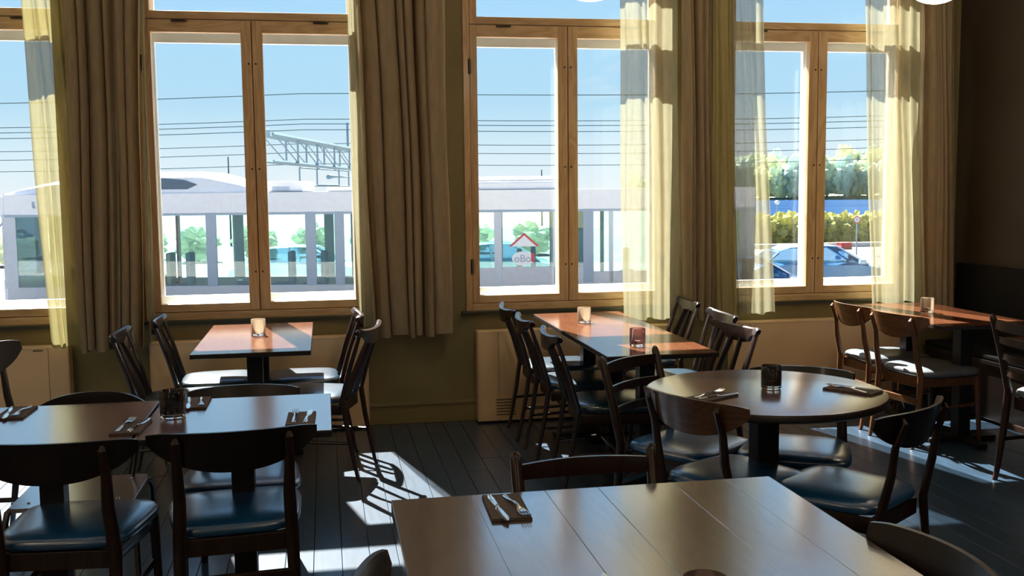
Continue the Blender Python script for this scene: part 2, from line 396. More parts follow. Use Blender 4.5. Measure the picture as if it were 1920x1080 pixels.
# ================================================================== WINDOWS
def rect_frame(x0, x1, z0, z1, y0, y1, wl, wr, wbm, wt):
    mv = MB().bbox(x0, x0+wl, y0, y1, z0, z1, .004).bbox(x1-wr, x1, y0, y1, z0, z1, .004)
    mh = MB().bbox(x0+wl-.002, x1-wr+.002, y0, y1, z0, z0+wbm, .004).bbox(x0+wl-.002, x1-wr+.002, y0, y1, z1-wt, z1, .004)
    return mv, mh
for wi, c in enumerate(WIN):
    w = thing('window_%d' % (wi+1), None, None, (c, WY, 0), 0, kind='structure')
    # outer lining of the opening (frame)
    f = MB()
    f.bbox(-HW, -.657, -.010, .165, Z0, Z1, .004).bbox(.657, HW, -.010, .165, Z0, Z1, .004)
    f.obj('window_frame', M['pine'], w)
    MB().bbox(-.657, .657, -.010, .165, Z0, .783, .004).bbox(-.657, .657, -.010, .165, 3.26, Z1, .004).obj('window_frame', M['pine_h'], w)
    MB().bbox(-.657, .657, .03, .165, 2.585, 2.625, .004).obj('transom', M['white_paint'], w)
    # inner casements
    for s in (-1, 1):
        x0, x1 = (-.655, -.0025) if s < 0 else (.0025, .655)
        wl, wr = (.049, .064) if s < 0 else (.064, .049)
        mv, mh = rect_frame(x0, x1, .786, 2.602, 0, .045, wl, wr, .050, .076)
        sash = mv.obj('sash', M['pine'], w)
        mh.obj('sash_rail', M['pine_h'], sash)
        MB().box(x0+wl-.004, x1-wr+.004, .020, .024, .83, 2.53).obj('pane', M['pane'], sash, 0)
        for zz in (1.032, 1.682, 2.337):
            MB().lathe([(0, 0), (.0062, 0), (.0062, .003), (.004, .0045), (0, .0045)], 10).obj('screw', M['screw'], sash, 30).matrix_local = Matrix.Translation((s*.0215, .0015, zz)) @ Matrix.Rotation(PI/2, 4, 'X')
        q1, q2 = rect_frame(x0, x1, .787, 2.601, .0452, .0475, wl, wr, .050, .076)
        q1.v, q1.f = (q1.add(q2.v, q2.f).v, q1.f); q1.obj('sash_back', M['white_paint'], sash)
        # latch at the transom and side hinges
        MB().bbox(-.048, .048, -.016, .002, 2.588, 2.606, .004).tube([(-.03, -.019, 2.597), (.03, -.019, 2.597)], .004, 8).obj('latch', M['steel_dark'], w, loc=(s*.43, 0, 0))
        for zz in (2.335, 1.03):
            MB().tube([(0, -.012, zz-.05), (0, -.012, zz-.004), (0, -.012, zz+.004), (0, -.012, zz+.05)], [.0075, .0075, .0075, .0075], 10).bbox(-.012, .012, -.010, .002, zz-.045, zz+.045, .002).obj('hinge', M['steel_dark'], w, loc=(s*.658, 0, 0))
        # outer casements, white
        mv, mh = rect_frame(x0, x1, .786, 2.602, .115, .155, .055, .055, .092, .125)
        osash = mv.obj('outer_sash', M['white_paint'], w)
        mh.obj('outer_sash_rail', M['white_paint'], osash)
        MB().box(x0+.05, x1-.05, .133, .137, .87, 2.485).obj('outer_pane', M['pane'], osash, 0)
    MB().bbox(-.014, .014, .046, .060, .79, 2.60, .003).obj('gap_light_stop', M['pine'], w)  # strip added behind the sash gap to block a light leak
    # fanlight above
    mv, mh = rect_frame(-.655, .655, 2.607, 3.258, 0, .045, .049, .049, .048, .05)
    fs_ = mv.obj('fanlight_sash', M['pine'], w); mh.obj('fanlight_rail', M['pine_h'], fs_)
    MB().box(-.61, .61, .02, .024, 2.65, 3.215).obj('pane', M['pane'], fs_, 0)
    mv, mh = rect_frame(-.655, .655, 2.607, 3.258, .115, .155, .06, .06, .055, .06)
    fo = mv.obj('outer_fanlight_sash', M['white_paint'], w); mh.obj('outer_fanlight_rail', M['white_paint'], fo)
    MB().box(-.6, .6, .133, .137, 2.655, 3.205).obj('outer_pane', M['pane'], fo, 0)
    # white lining between the two casements
    MB().bbox(-.662, -.655, .046, .114, .79, 3.25, .001).bbox(.655, .662, .046, .114, .79, 3.25, .001).obj('lining', M['white_paint'], w)
    MB().bbox(-.655, .655, .046, .114, .782, .789, .001).obj('lining', M['white_paint'], w)
    # inside sill board
    MB().bbox(-.735, .735, -.045, .0, Z0-.022, Z0+.002, .005).obj('window_sill', M['sillm'], w)

# ================================================================== RADIATORS
def radiator(x0, x1, label, plate=False, seams=(), slot=None):
    t = thing('radiator', label, 'radiator', ((x0+x1)/2, WY, 0), 0, 'tan radiator covers under the windows')
    w = (x1-x0)/2; yf = -.125
    MB().box(-w+.01, w-.01, yf+.012, -.026, .02, .598).obj('radiator_body', M['rad_seam'], t, 0)
    edges = [-w]+[s-(x0+x1)/2 for s in seams]+[w]
    for a, b in zip(edges[:-1], edges[1:]):
        MB().bbox(a+.0012, b-.0012, yf, yf+.012, .012, .600, .003).obj('front_panel', M['radiator'], t)
    MB().bbox(-w, w, yf-.002, -.026, .598, .612, .004).obj('top_cap', M['radiator'], t)
    for sx in (-w, w-.008): MB().bbox(sx, sx+.008, yf, -.026, .012, .598, .002).obj('end_panel', M['radiator'], t)
    if plate:
        px = -w+.185
        g = MB().box(px-.072, px+.072, yf-.003, yf, .035, .175).obj('vent_plate', M['radiator'], t, 0)
        q = MB()
        for i in range(6): q.box(px-.064, px+.064, yf-.005, yf-.002, .05+i*.02, .058+i*.02)
        q.obj('vent_slot', M['rad_seam'], g, 0)['kind'] = 'stuff'
    if slot is not None:
        MB().bbox(slot-.028-(x0+x1)/2, slot+.028-(x0+x1)/2, yf-.003, yf+.002, .586, .594, .001).obj('badge', M['rad_seam'], t)
radiator(-2.9, -1.562, 'tan radiator cover beneath the window cut off by the frame edge', seams=(-2.75, -1.68), slot=-1.737)
radiator(-1.09, .255, 'tan radiator cover behind the small two-chair-a-side window table', seams=(-.95, .115))
radiator(.965, 2.30, 'tan radiator cover with slotted vent plate behind the long table', True, seams=(1.105, 2.16))
radiator(2.74, 4.05, 'tan radiator cover beneath the window beside the dark bench', seams=(2.865, 3.93))

# ================================================================== CURTAINS
def curtain(label, top, bot, zb, folds, amp, m, name='curtain', cat='curtain', y0=6.575, lean=.0, seed=1, ragged=.01, group=None, sharp=None):
    """pleated hanging cloth; top / bot = (x left, x right) at z 2.7 and z 0.65"""
    sharp = name == 'drape' if sharp is None else sharp
    rnd = random.Random(seed)
    n = folds*20; rows = []; wrp = .35/max(folds, 3)
    ph = [rnd.uniform(-.5, .5) for _ in range(folds+2)]; am = [rnd.uniform(.45, 1.5) if sharp else rnd.uniform(.6, 1.25) for _ in range(folds+2)]
    zt = ZC-.005; nz = 22
    for iz in range(nz+1):
        z = zb + (zt-zb)*iz/nz; tt = (z-.65)/(2.7-.65); row = []
        xa = bot[0]+(top[0]-bot[0])*min(tt, 1.15); xb = bot[1]+(top[1]-bot[1])*min(tt, 1.15)
        for i in range(n+1):
            u = i/n; fi = (u + wrp*math.sin(2*PI*u*1.5+seed) + .5*wrp*math.sin(2*PI*u*3.5+2*seed))*folds; k = int(min(max(fi, 0), folds-1e-6)); fr = fi-k
            a = am[k]*(1-fr)+am[k+1]*fr; p = ph[k]*(1-fr)+ph[k+1]*fr
            drift = .25*math.sin(z*1.3+k*1.7+seed)
            th = 2*PI*fi + p + drift
            s_ = math.sin(th); sh_ = (2*abs(math.sin(th*.5+PI/4))**.55-1.25) if sharp else s_*max(abs(s_), 1e-3)**-.25; yy = y0 - amp*a*sh_ - .010*math.sin(z*2.1+u*9+seed)*(1-iz/nz)
            if sharp: yy = min(yy, 6.695)
            if sharp: xx = xa+(xb-xa)*u - .12*(xb-xa)/folds*math.sin(th+PI/2)*min(1, u*6, (1-u)*6) + .006*math.sin(z*3+u*5)
            else: xx = xa+(xb-xa)*u + .35*amp*math.cos(th)*a*.6 + .006*math.sin(z*3+u*5)
            zz = z + (ragged*math.sin(th*.5+seed) if iz == 0 else 0)
            row.append((xx, yy, zz))
        rows.append(row)
    o = MB().grid(rows).obj(name, m, None, 75)
    return tag(o, label, cat, group)
G_S, G_D = 'sheer curtain panels at the windows', 'heavy drapes at the windows'
curtain('olive sheer curtain glowing in front of the window by the frame edge', (-1.72, -1.47), (-1.655, -1.365), .615, 3, .020, M['sheer'], 'sheer_curtain', seed=3, group=G_S)
curtain('brown-olive heavy drape beside the olive sheer, behind the spindle-back chairs', (-1.475, -1.035), (-1.49, -1.10), .60, 5, .115, M['drape'], 'drape', y0=6.54, seed=4, group=G_D)
curtain('thin pale strip of sheer curtain along the window frame behind the candle table', (-1.062, -1.028), (-1.085, -1.055), .62, 1, .012, M['sheer_white'], 'sheer_curtain', y0=6.63, seed=5, group=G_S)
curtain('pale sheer strip at the inner edge of the brown-grey drape', (.165, .235), (.20, .30), .66, 1, .015, M['sheer_white'], 'sheer_curtain', y0=6.63, seed=6, group=G_S)
curtain('brown-grey pleated heavy drape between the first two double windows, above bare wall', (.215, .775), (.285, .79), .615, 7, .110, M['drape'], 'drape', y0=6.56, seed=7, group=G_D)
curtain('wide cream sheer curtain hanging behind the far end of the long table', (1.905, 2.315), (1.935, 2.345), .665, 4, .020, M['sheer_white'], 'sheer_curtain', seed=8, group=G_S)
curtain('dark brown drape hanging beside the wide cream sheer', (2.315, 2.525), (2.345, 2.555), .65, 3, .07, M['drape'], 'drape', y0=6.57, seed=9, group=G_D)
curtain('dark olive drape with one pale edge, between the dark brown drape and a pale sheer', (2.53, 2.66), (2.56, 2.715), .65, 2, .030, M['drape_green'], 'drape', y0=6.55, seed=10, group=G_D)
curtain('narrow pale bluish sheer curtain ending above the radiator beside the olive drape', (2.65, 2.90), (2.71, 3.01), .675, 3, .020, M['sheer_white'], 'sheer_curtain', y0=6.59, seed=11, group=G_S)
curtain('cream sheer curtain behind the candle on the table beside the bench', (3.65, 4.035), (3.745, 4.12), .72, 4, .020, M['sheer_white'], 'sheer_curtain', y0=6.59, seed=12, group=G_S)
curtain('brown heavy drape in the corner against the dark side wall', (4.035, 4.31), (4.10, 4.38), .585, 4, .08, M['drape'], 'drape', y0=6.56, seed=13, group=G_D)

# ================================================================== CHAIR BUILDERS (front = +Y)
def seat_pad(wf, wr, y0, y1, z, th=.042, dome=.010, n=48, pw_=4.6):
    def out(sc, zz, dz=0):
        r = []
        for i in range(n):
            t = 2*PI*i/n; c, s_ = math.cos(t), math.sin(t)
            ex = math.copysign(abs(c)**(2/pw_), c); ey = math.copysign(abs(s_)**(2/pw_), s_)
            v = (ey+1)/2; w_ = wr+(wf-wr)*v
            r.append((ex*w_/2*sc, (y0+y1)/2+ey*(y1-y0)/2*sc, zz))
        return r
    rs = [out(.93, z-th), out(.985, z-th+.008), out(1.0, z-th*.5), out(.985, z-.010), out(.93, z-.002), out(.75, z+dome*.55), out(.45, z+dome*.9), out(.12, z+dome)]
    return MB().rings(rs)

def apron(x, yf, yr, z0, z1, th=.02, xr=None):
    xr = xr or x
    m = MB()
    m.bbox(-x, x, yf-th, yf, z0, z1, .003).bbox(-xr, xr, yr, yr+th, z0, z1, .003)
    for s in (-1, 1):
        m.tube([(s*x, yf-.005, (z0+z1)/2), (s*xr, yr+.005, (z0+z1)/2)], (z1-z0)/2*1.3, 4, flat=(.72, .22))
    return m

def chair_common(t, wm, leather, wf=.46, wr=.40, y0=-.20, y1=.24, zs=.455, leg_x=.195, leg_y=.205, rail=True):
    seat_pad(wf, wr, y0, y1, zs).obj('seat', leather, t, 60)
    apron(leg_x, leg_y+.008, y0+.012, zs-.105, zs-.045, xr=.165).obj('seat_frame', wm, t)
    for s in (-1, 1):
        MB().tube([(s*leg_x, leg_y-.01, zs-.05), (s*(leg_x+.002), leg_y, .30), (s*(leg_x+.008), leg_y+.018, .006), (s*(leg_x+.008), leg_y+.018, 0)], [.019, .018, .012, .011], 10).obj('leg', wm, t)

def make_round(name, label, half_w, ztop, hgt, lens, wm, pm, leather, bend=.075):
    t = thing(name, label, 'chair')
    chair_common(t, wm, leather, wf=.48, wr=.41)
    # curved plywood back
    nu = 28; nv = 8; th = .013
    def pt(u, v, side):
        a = abs(u)
        top = ztop - .10*max(0, a-.80)**1.6*6*hgt - .006*u*u
        bot = ztop - hgt*(1 - lens*a**2.4) + .22*max(0, a-.80)**1.6*hgt*5
        if bot > top-.012: mid = (top+bot)/2; bot = mid-.006; top = mid+.006
        z = bot+(top-bot)*v
        yb = -.295 + bend*u*u - (ztop-z)*(-.28)
        nx = -2*bend*u/half_w
        ln = math.hypot(nx, 1)
        return Vector((u*half_w + side*th/2*(-nx)/ln*-1, yb + side*th/2/ln, z))
    rings = []
    for i in range(nu+1):
        u = -1+2*i/nu
        rings.append([pt(u, j/nv, 1) for j in range(nv+1)]+[pt(u, j/nv, -1) for j in range(nv, -1, -1)])
    MB().rings(rings).obj('backrest', pm, t, 50)
    xp = min(.175, half_w*.68)
    for s in (-1, 1):
        ub = xp/half_w; yt = -.295+bend*ub*ub-.016
        MB().tube([(s*.185, -.262, 0), (s*.185, -.255, .01), (s*.182, -.215, .25), (s*.178, -.203, .42), (s*.172, -.235+.0, .56), (s*xp, yt-(hgt*.85)*-.24, ztop-hgt*.85), (s*xp, yt-.004, ztop-.03), (s*xp, yt+.004, ztop-.016)],
                  [.012, .013, .018, .020, .018, .015, .012, .005], 10, flat=(.8, 1.15)).obj('leg', wm, t)
        MB().tube([(s*.182, -.222, .215), (s*.196, .21, .235)], .010, 8).obj('stretcher', wm, t)
    MB().bbox(-.178, .178, -.232, -.214, .255, .295, .003).obj('stretcher', wm, t)
    return t

def make_spindle(name, label, wm, leather):
    t = thing(name, label, 'chair')
    chair_common(t, wm, leather, wf=.46, wr=.40)
    def back_y(z): return -.205 - .26*max(0, z-.45) - .15*max(0, z-.45)**2
    for s in (-1, 1):
        MB().tube([(s*.180, -.285, 0), (s*.180, -.275, .02), (s*.180, -.225, .28), (s*.182, -.203, .44), (s*.188, back_y(.60), .60), (s*.196, back_y(.78), .78), (s*.199, back_y(.805), .805)],
                  [.012, .013, .018, .020, .017, .014, .010], 8, flat=(.75, 1.2)).obj('leg', wm, t)
        MB().tube([(s*.180, -.232, .20), (s*.198, .212, .215)], .009, 8).obj('stretcher', wm, t)
    MB().tube([(-.185, 0, .208), (.185, 0, .208)], .008, 8).obj('stretcher', wm, t)
    # crest rail: scooped board, deeper in the middle, horned at the ends
    rings = []
    nu = 26
    for i in range(nu+1):
        u = -1+2*i/nu; a = abs(u)
        zt = .806+.016*a**3; dip = 1/(1+math.exp((a-.52)*16))
        zb = .770-.048*dip+.012*a**4
        y = back_y(.80) - .034*(1-u*u) + .012
        th = .011
        if a > .94: sh = (1-a)/.06*.6+.4; zm = (zt+zb)/2; zt = zm+(zt-zm)*sh; zb = zm-(zm-zb)*sh
        rings.append([(u*.228, y-th, zb), (u*.228, y-th-.004, zt-.006), (u*.228, y, zt), (u*.228, y+th, zt-.006), (u*.228, y+th+.006, zb)])
    MB().rings(rings).obj('crest_rail', wm, t, 50)
    for xb_, xt_ in ((-.068, -.042), (.068, .042)):
        MB().tube([(xb_, -.196, .43), (xb_*.9+xt_*.1, back_y(.52)+.002, .52), ((xb_+xt_)/2, back_y(.62)-.010, .62), (xt_, back_y(.75)-.018, .742)], [.017, .016, .015, .014], 8, flat=(.40, 1.1)).obj('slat', wm, t)
    return t

def make_ladder(name, label, wm, leather, slats=(.755, .665, .575)):
    t = thing(name, label, 'chair')
    chair_common(t, wm, leather, wf=.46, wr=.40)
    def back_y(z): return -.205 - .24*max(0, z-.45) - .1*max(0, z-.45)**2
    for s in (-1, 1):
        MB().tube([(s*.185, -.270, 0), (s*.185, -.262, .02), (s*.187, -.222, .28), (s*.189, -.205, .44), (s*.194, back_y(.60), .60), (s*.198, back_y(.78), .778), (s*.199, back_y(.80), .795), (s*.199, back_y(.805), .806), (s*.199, back_y(.81), .812)],
                  [.013, .014, .019, .021, .019, .017, .016, .011, .004], 10).obj('leg', wm, t)
        MB().tube([(s*.186, -.230, .20), (s*.199, .212, .215)], .010, 8).obj('stretcher', wm, t)
    MB().bbox(-.185, .185, -.225, -.208, .255, .285, .003).obj('stretcher', wm, t)
    for k_, z in enumerate(slats):
        rings = []
        h = .052 if k_ == 0 else .034
        for i in range(17):
            u = -1+2*i/16; y = back_y(z)-.030*(1-u*u); h2 = h*(.8+.2*(1-u*u))
            rings.append([(u*.195, y-.006, z-h2/2), (u*.195, y-.006, z+h2/2), (u*.195, y+.006, z+h2/2), (u*.195, y+.006, z-h2/2)])
        MB().rings(rings).obj('slat', wm, t, 40)
    return t

def make_metal(name, label):
    t = thing(name, label, 'chair')
    def rr(w_, d_, r, n=6):
        o = []
        for cx, cy, a0 in ((w_-r, d_-r, 0), (-w_+r, d_-r, PI/2), (-w_+r, -d_+r, PI), (w_-r, -d_+r, 1.5*PI)):
            for i in range(n+1): a = a0+PI/2*i/n; o.append((cx+r*math.cos(a), cy+r*math.sin(a)))
        return o
    st = MB().prism(rr(.205, .19, .03), .437, .452).obj('seat', M['mahogany_dark'], t)
    for sx in (-1, 1):
        for sy in (-1, 1):
            MB().lathe([(.006, 0), (.006, .002), (.003, .004), (0, .004)], 8).obj('rivet', M['steel'], st, loc=(sx*.15, sy*.13, .452))
    for s in (-1, 1):
        MB().tube([(s*.225, .20, 0), (s*.215, .185, .40), (s*.210, .175, .432), (s*.200, .14, .440), (s*.200, -.14, .440), (s*.210, -.175, .430), (s*.215, -.19, .40), (s*.225, -.22, 0)], .0115, 10).obj('leg', M['tube'], t)
        MB().tube([(s*.15, -.165, .445), (s*.155, -.20, .50), (s*.165, -.245, .62), (s*.165, -.26, .70)], .009, 8).obj('back_support', M['tube'], t)
        MB().tube([(s*.218, .19, .33), (s*.218, -.195, .33)], .008, 8).obj('stretcher', M['tube'], t)
    MB().tube([(-.215, -.19, .33), (.215, -.19, .33)], .008, 8).obj('stretcher', M['tube'], t)
    rings = []
    for i in range(25):
        u = -1+2*i/24; a = abs(u); y = -.285+.07*u*u
        zt = .765-.05*a**3; zb = .655+.02*a**4
        rings.append([(u*.215, y-.007, zb), (u*.215, y-.012, zt), (u*.215, y+.002, zt), (u*.215, y+.007, zb)])
    MB().rings(rings).obj('backrest', M['ply'], t, 50)
    return t

def face(fx, fy):                       # rotation that turns +Y onto (fx, fy)
    return math.atan2(-fx, fy)
def by_crest(mx, my, fx, fy, back=.30):
    ln = math.hypot(fx, fy); fx, fy = fx/ln, fy/ln
    return (mx+fx*back, my+fy*back, 0), face(fx, fy)

# ---- spindle-back chairs
G1 = 'spindle-back chairs at the window tables'
sp = make_spindle('spindle_chair', 'dark spindle-back chair with floor shadow, out in the room by the bare wall', M['teak_shaded'], M['leather_dark'])
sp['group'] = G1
sp.location, r_ = by_crest(.215, 5.60, -.95, .30, .30); sp.rotation_euler = (0, 0, r_)
def spindle(mx, my, fx, fy, label):
    loc, r = by_crest(mx, my, fx, fy); return dup(sp, loc, r, label, G1)
spindle(.165, 6.23, -1, -.03, 'dark spindle-back chair beside the brown-grey drape, at the small candle table')
spindle(-1.075, 5.72, 1, 0, 'dark spindle-back chair with bluish crest rail highlight, just behind the square dining tables')
spindle(-.955, 6.24, 1, .03, 'dark spindle-back chair with sunlit pale seat beside the thin pale sheer strip')
spindle(1.115, 6.29, 1, -.02, 'spindle-back chair closest to the window sill on the vent-plate side of the long table')
spindle(1.116, 5.74, 1, -.02, 'middle spindle-back chair of three on the vent-plate side of the long table')
spindle(1.134, 5.13, 1, -.04, 'spindle-back chair closest to the room on the vent-plate side of the long table')
spindle(2.304, 6.375, -1, .01, 'spindle-back chair against the wide cream sheer at the long table')
spindle(2.262, 5.67, -1, .02, 'middle spindle-back chair of three on the sheer-curtain side of the long table')
spindle(2.130, 5.146, -.986, -.165, 'turned spindle-back chair at the room end of the long table, pale crest rail')

# ---- oval-back plywood chairs
G2 = 'oval-back plywood chairs'
rd = make_round('oval_back_chair', 'black-looking oval-back chair with glossy blue seat at the cleared square table', .265, .785, .140, .60, M['teak_shaded'], M['ply'], M['leather'])
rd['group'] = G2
rd.location, r_ = by_crest(-.305, 3.325, -.083, .997, .285); rd.rotation_euler = (0, 0, r_)
def oval(mx, my, fx, fy, label, src=None, back=.285):
    loc, r = by_crest(mx, my, fx, fy, back); return dup(src or rd, loc, r, label, G2)
oval(-.865, 3.285, .09, 1, 'dark oval-back chair with dull teal seat in front of the metal-framed chair')
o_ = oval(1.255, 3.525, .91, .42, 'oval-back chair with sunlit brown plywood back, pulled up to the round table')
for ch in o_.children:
    if ch.name.startswith('backrest'): ch.data = ch.data.copy(); ch.data.materials[0] = M['ply_lit']
oval(2.015, 3.165, -.585, .81, 'dark oval-back chair standing clear of the round table, turned to it from the aisle')
warm = make_round('oval_back_chair', 'sunlit-toned teak oval-back chair closest to the window, at the table by the bench', .245, .785, .145, .60, M['teak'], M['ply_sunlit'], M['leather_sunlit'])
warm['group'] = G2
warm.location, r_ = by_crest(3.275, 6.11, 1, .02, .285); warm.rotation_euler = (0, 0, r_)
oval(3.285, 5.58, .985, .17, 'sunlit-toned teak oval-back chair with pale sunlit seat, second from the window by the bench', warm)
oval(1.268, 1.85, -1, .05, 'oval-back chair tucked under the oak table on its aisle side, only the back seen')
oval(.045, 1.90, 1, .02, 'oval-back chair at the oak table, only the rounded tip of its back seen')
low = make_round('low_back_chair', 'low straight-back dark chair with pale blue seat, window side of the square tables', .222, .74, .115, .25, M['teak_shaded'], M['ply'], M['leather'], .06)
low['group'] = 'low straight-back chairs'
low.location, r_ = by_crest(-.345, 4.37, .0, -1, .285); low.rotation_euler = (0, 0, r_)
o_ = oval(2.075, 4.235, -.5, -.87, 'low straight-back dark chair with sunlit seat behind the round table', low)
o_['group'] = 'low straight-back chairs'

# ---- ladder-back chairs
G3 = 'ladder-back chairs'
ld = make_ladder('ladder_back_chair', 'dark ladder-back chair with finial posts on the far side of the oak table', M['teak_shaded'], M['leather'])
ld['group'] = G3
ld.location, r_ = by_crest(.705, 2.765, .03, -1, .29); ld.rotation_euler = (0, 0, r_)
loc, r_ = by_crest(1.335, 4.40, .6, -.8, .29)
dup(ld, loc, r_, 'dark ladder-back chair between the long table and the round table', G3)
ld4 = make_ladder('ladder_back_chair', 'tall four-slat ladder-back chair cut off by the frame edge near the bench', M['teak_shaded'], M['leather_sunlit'], (.765, .69, .61, .53))
ld4['group'] = G3
ld4.location, r_ = by_crest(3.385, 4.555, 1, -.02, .29); ld4.rotation_euler = (0, 0, r_); ld4.scale = (1, 1, 1.075)

# ---- metal-framed chair
mc = make_metal('metal_frame_chair', 'steel tube chair with riveted brown wooden seat tucked under the square table')
mc.location, r_ = by_crest(-.905, 4.235, 0, -1, .30); mc.rotation_euler = (0, 0, r_)
# dark chair at the frame edge, only its curved back post side in view
loc, r_ = by_crest(-1.535, 4.82, 1, -.25, .285)
dup(rd, loc, r_, 'dark chair cut off by the frame edge before the first radiator cover', G2, (1, 1, 1.12))

# ================================================================== TABLES
def pedestal(t, x, y, top=.705, half=.040, base=.22):
    p = MB().bbox(x-half, x+half, y-half, y+half, .028, top-.012, .004).bbox(x-.13, x+.13, y-.13, y+.13, top-.014, top, .003).obj('pedestal', M['black_iron'], t)
    MB().bbox(x-base, x+base, y-.035, y+.035, 0, .030, .008).bbox(x-.035, x+.035, y-base, y+base, 0, .030, .008).obj('pedestal_foot', M['black_iron'], p)
def table(x0, x1, y0, y1, label, m, peds, th=.024, planks=None, name='dining_table', group=None):
    cx, cy = (x0+x1)/2, (y0+y1)/2
    t = thing(name, label, 'table', (cx, cy, 0), 0, group)
    w, d = (x1-x0)/2, (y1-y0)/2
    core = MB().bbox(-w, w, -d, d, .74-th, .7375, .003).obj('tabletop', M['edge'], t)
    ed = planks or [-w, w]
    for a, b in zip(ed[:-1], ed[1:]):
        MB().bbox(a+.0004 if planks else a+.0015, b-.0004 if planks else b-.0015, -d+.0015, d-.0015, .7372, .7400, .0008).obj('board' if planks else 'top_surface', m, core)
    for px, py in peds: pedestal(t, px, py, .74-th)
    return t
G4 = 'rectangular dining tables'
table(-.675, -.085, 5.245, 6.40, 'red-brown window table with two chairs each side and one candle', M['mahogany'], [(0, -.29), (.0, .29)], group=G4)
table(1.305, 1.868, 4.695, 6.445, 'long red-brown table with two candles lined by spindle-back chairs', M['mahogany'], [(0, -.58), (0, 0), (0, .58)], group=G4)
table(3.42, 4.02, 5.255, 6.40, 'red-brown table set against the dark bench by the window', M['mahogany'], [(.02, -.29), (.02, .29)], group=G4)
table(-.634, .006, 3.461, 4.106, 'square dark table under the smoked candle glass, beside open floor', M['mahogany_dark'], [(0, 0)], group=G4)
table(-1.285, -.643, 3.468, 4.112, 'square dark red table at the frame edge, pushed against its twin', M['mahogany_dark'], [(0, 0)], group=G4)
table(3.485, 4.12, 4.12, 4.80, 'sunlit red-brown table corner seen through the four-slat chair back', M['mahogany'], [(0, 0)], group=G4)
t = thing('oak_table', 'pale oak plank table filling the near part of the room', 'table', (.672, 1.925, 0), 0)
core = MB().bbox(-.522, .520, -.70, .70, .700, .7372, .004).obj('tabletop', M['oak'], t)
pe = [-.522, -.31, -.115, .03, .24, .39, .520]
for a, b in zip(pe[:-1], pe[1:]):
    MB().bbox(a+.0003, b-.0003, -.70, .70, .7370, .7400, .0008).obj('board', M['oak'], core)
for sx in (-1, 1):
    for sy in (-1, 1):
        MB().bbox(sx*.46-.03, sx*.46+.03, sy*.63-.03, sy*.63+.03, 0, .70, .005).obj('leg', M['black_iron'], t)
MB().bbox(-.46, .46, -.62, -.60, .63, .70, .003).bbox(-.46, .46, .60, .62, .63, .70, .003).bbox(-.46, -.44, -.62, .62, .63, .70, .003).bbox(.44, .46, -.62, .62, .63, .70, .003).obj('table_frame', M['black_iron'], t)
# round table
t = thing('round_table', 'round dark wood pedestal table laid for two with black candle glass', 'table', (1.688, 3.768, 0), 0)
R_ = .466
core = MB().lathe([(0, .708), (R_-.012, .708), (R_, .716), (R_, .733), (R_-.003, .7375), (0, .7375)], 72).obj('tabletop', M['edge'], t)
MB().lathe([(0, .737), (R_-.004, .737), (R_-.004, .7394), (R_-.006, .740), (0, .740)], 72).obj('top_surface', M['mahogany_dark'], core)
p = MB().bbox(-.045, .045, -.045, .045, .03, .70, .005).lathe([(0, .694), (.15, .694), (.15, .708), (0, .708)], 24).obj('pedestal', M['black_iron'], t)
MB().bbox(-.27, .27, -.04, .04, 0, .032, .008).bbox(-.04, .04, -.27, .27, 0, .032, .008).obj('pedestal_foot', M['black_iron'], p)

# ================================================================== CANDLE GLASSES
def candle(x, y, label, m, r=.040, h=.093):
    t = thing('candle_glass', label, 'candle holder', (x, y, .740), 0, 'candle glasses on the tables')
    MB().lathe([(0, .0158), (r-.001, .0158), (r, .018), (r, h-.002), (r-.0015, h), (r-.003, h-.002), (r-.0035, .022), (r-.008, .0164), (0, .0164)], 32).obj('glass_cup', m, t, 60)
    MB().lathe([(0, .0002), (r-.006, .0002), (r-.001, .004), (r, .008), (r-.0005, .0150), (r-.004, .0157), (0, .0157)], 32).obj('glass_base', M['clear'], t, 60)
    c = MB().lathe([(0, .0165), (.019, .0165), (.0195, .031), (.0185, .031), (.018, .028), (0, .028)], 24).obj('tealight', M['tin'], t)
    MB().lathe([(0, .0275), (.0178, .0275), (.0178, .0295), (0, .0300)], 24).obj('wax', M['wax'], c)
    MB().tube([(0, 0, .029), (.001, 0, .037)], .0009, 6).obj('wick', M['cord'], c)
    return t
candle(-.379, 5.874, 'sunlit frosted-looking candle glass on the small window table', M['smoke_sunlit'])
candle(1.509, 5.935, 'pale candle glass on the long table closer to the window', M['smoke_sunlit'])
candle(1.540, 4.970, 'purplish smoked candle glass on the long table closer to the room', M['smoke'])
candle(3.704, 5.860, 'pale candle glass on the table beside the bench', M['smoke_sunlit'])
candle(-.552, 3.790, 'dark smoked candle glass on the joint of the square tables', M['smoke_dark'], .045, .097)
candle(1.726, 3.790, 'nearly black candle glass in the middle of the round table', M['smoke_dark'])
candle(.662, 1.722, 'candle glass rim at the near edge of the oak table', M['smoke'], .042, .095)

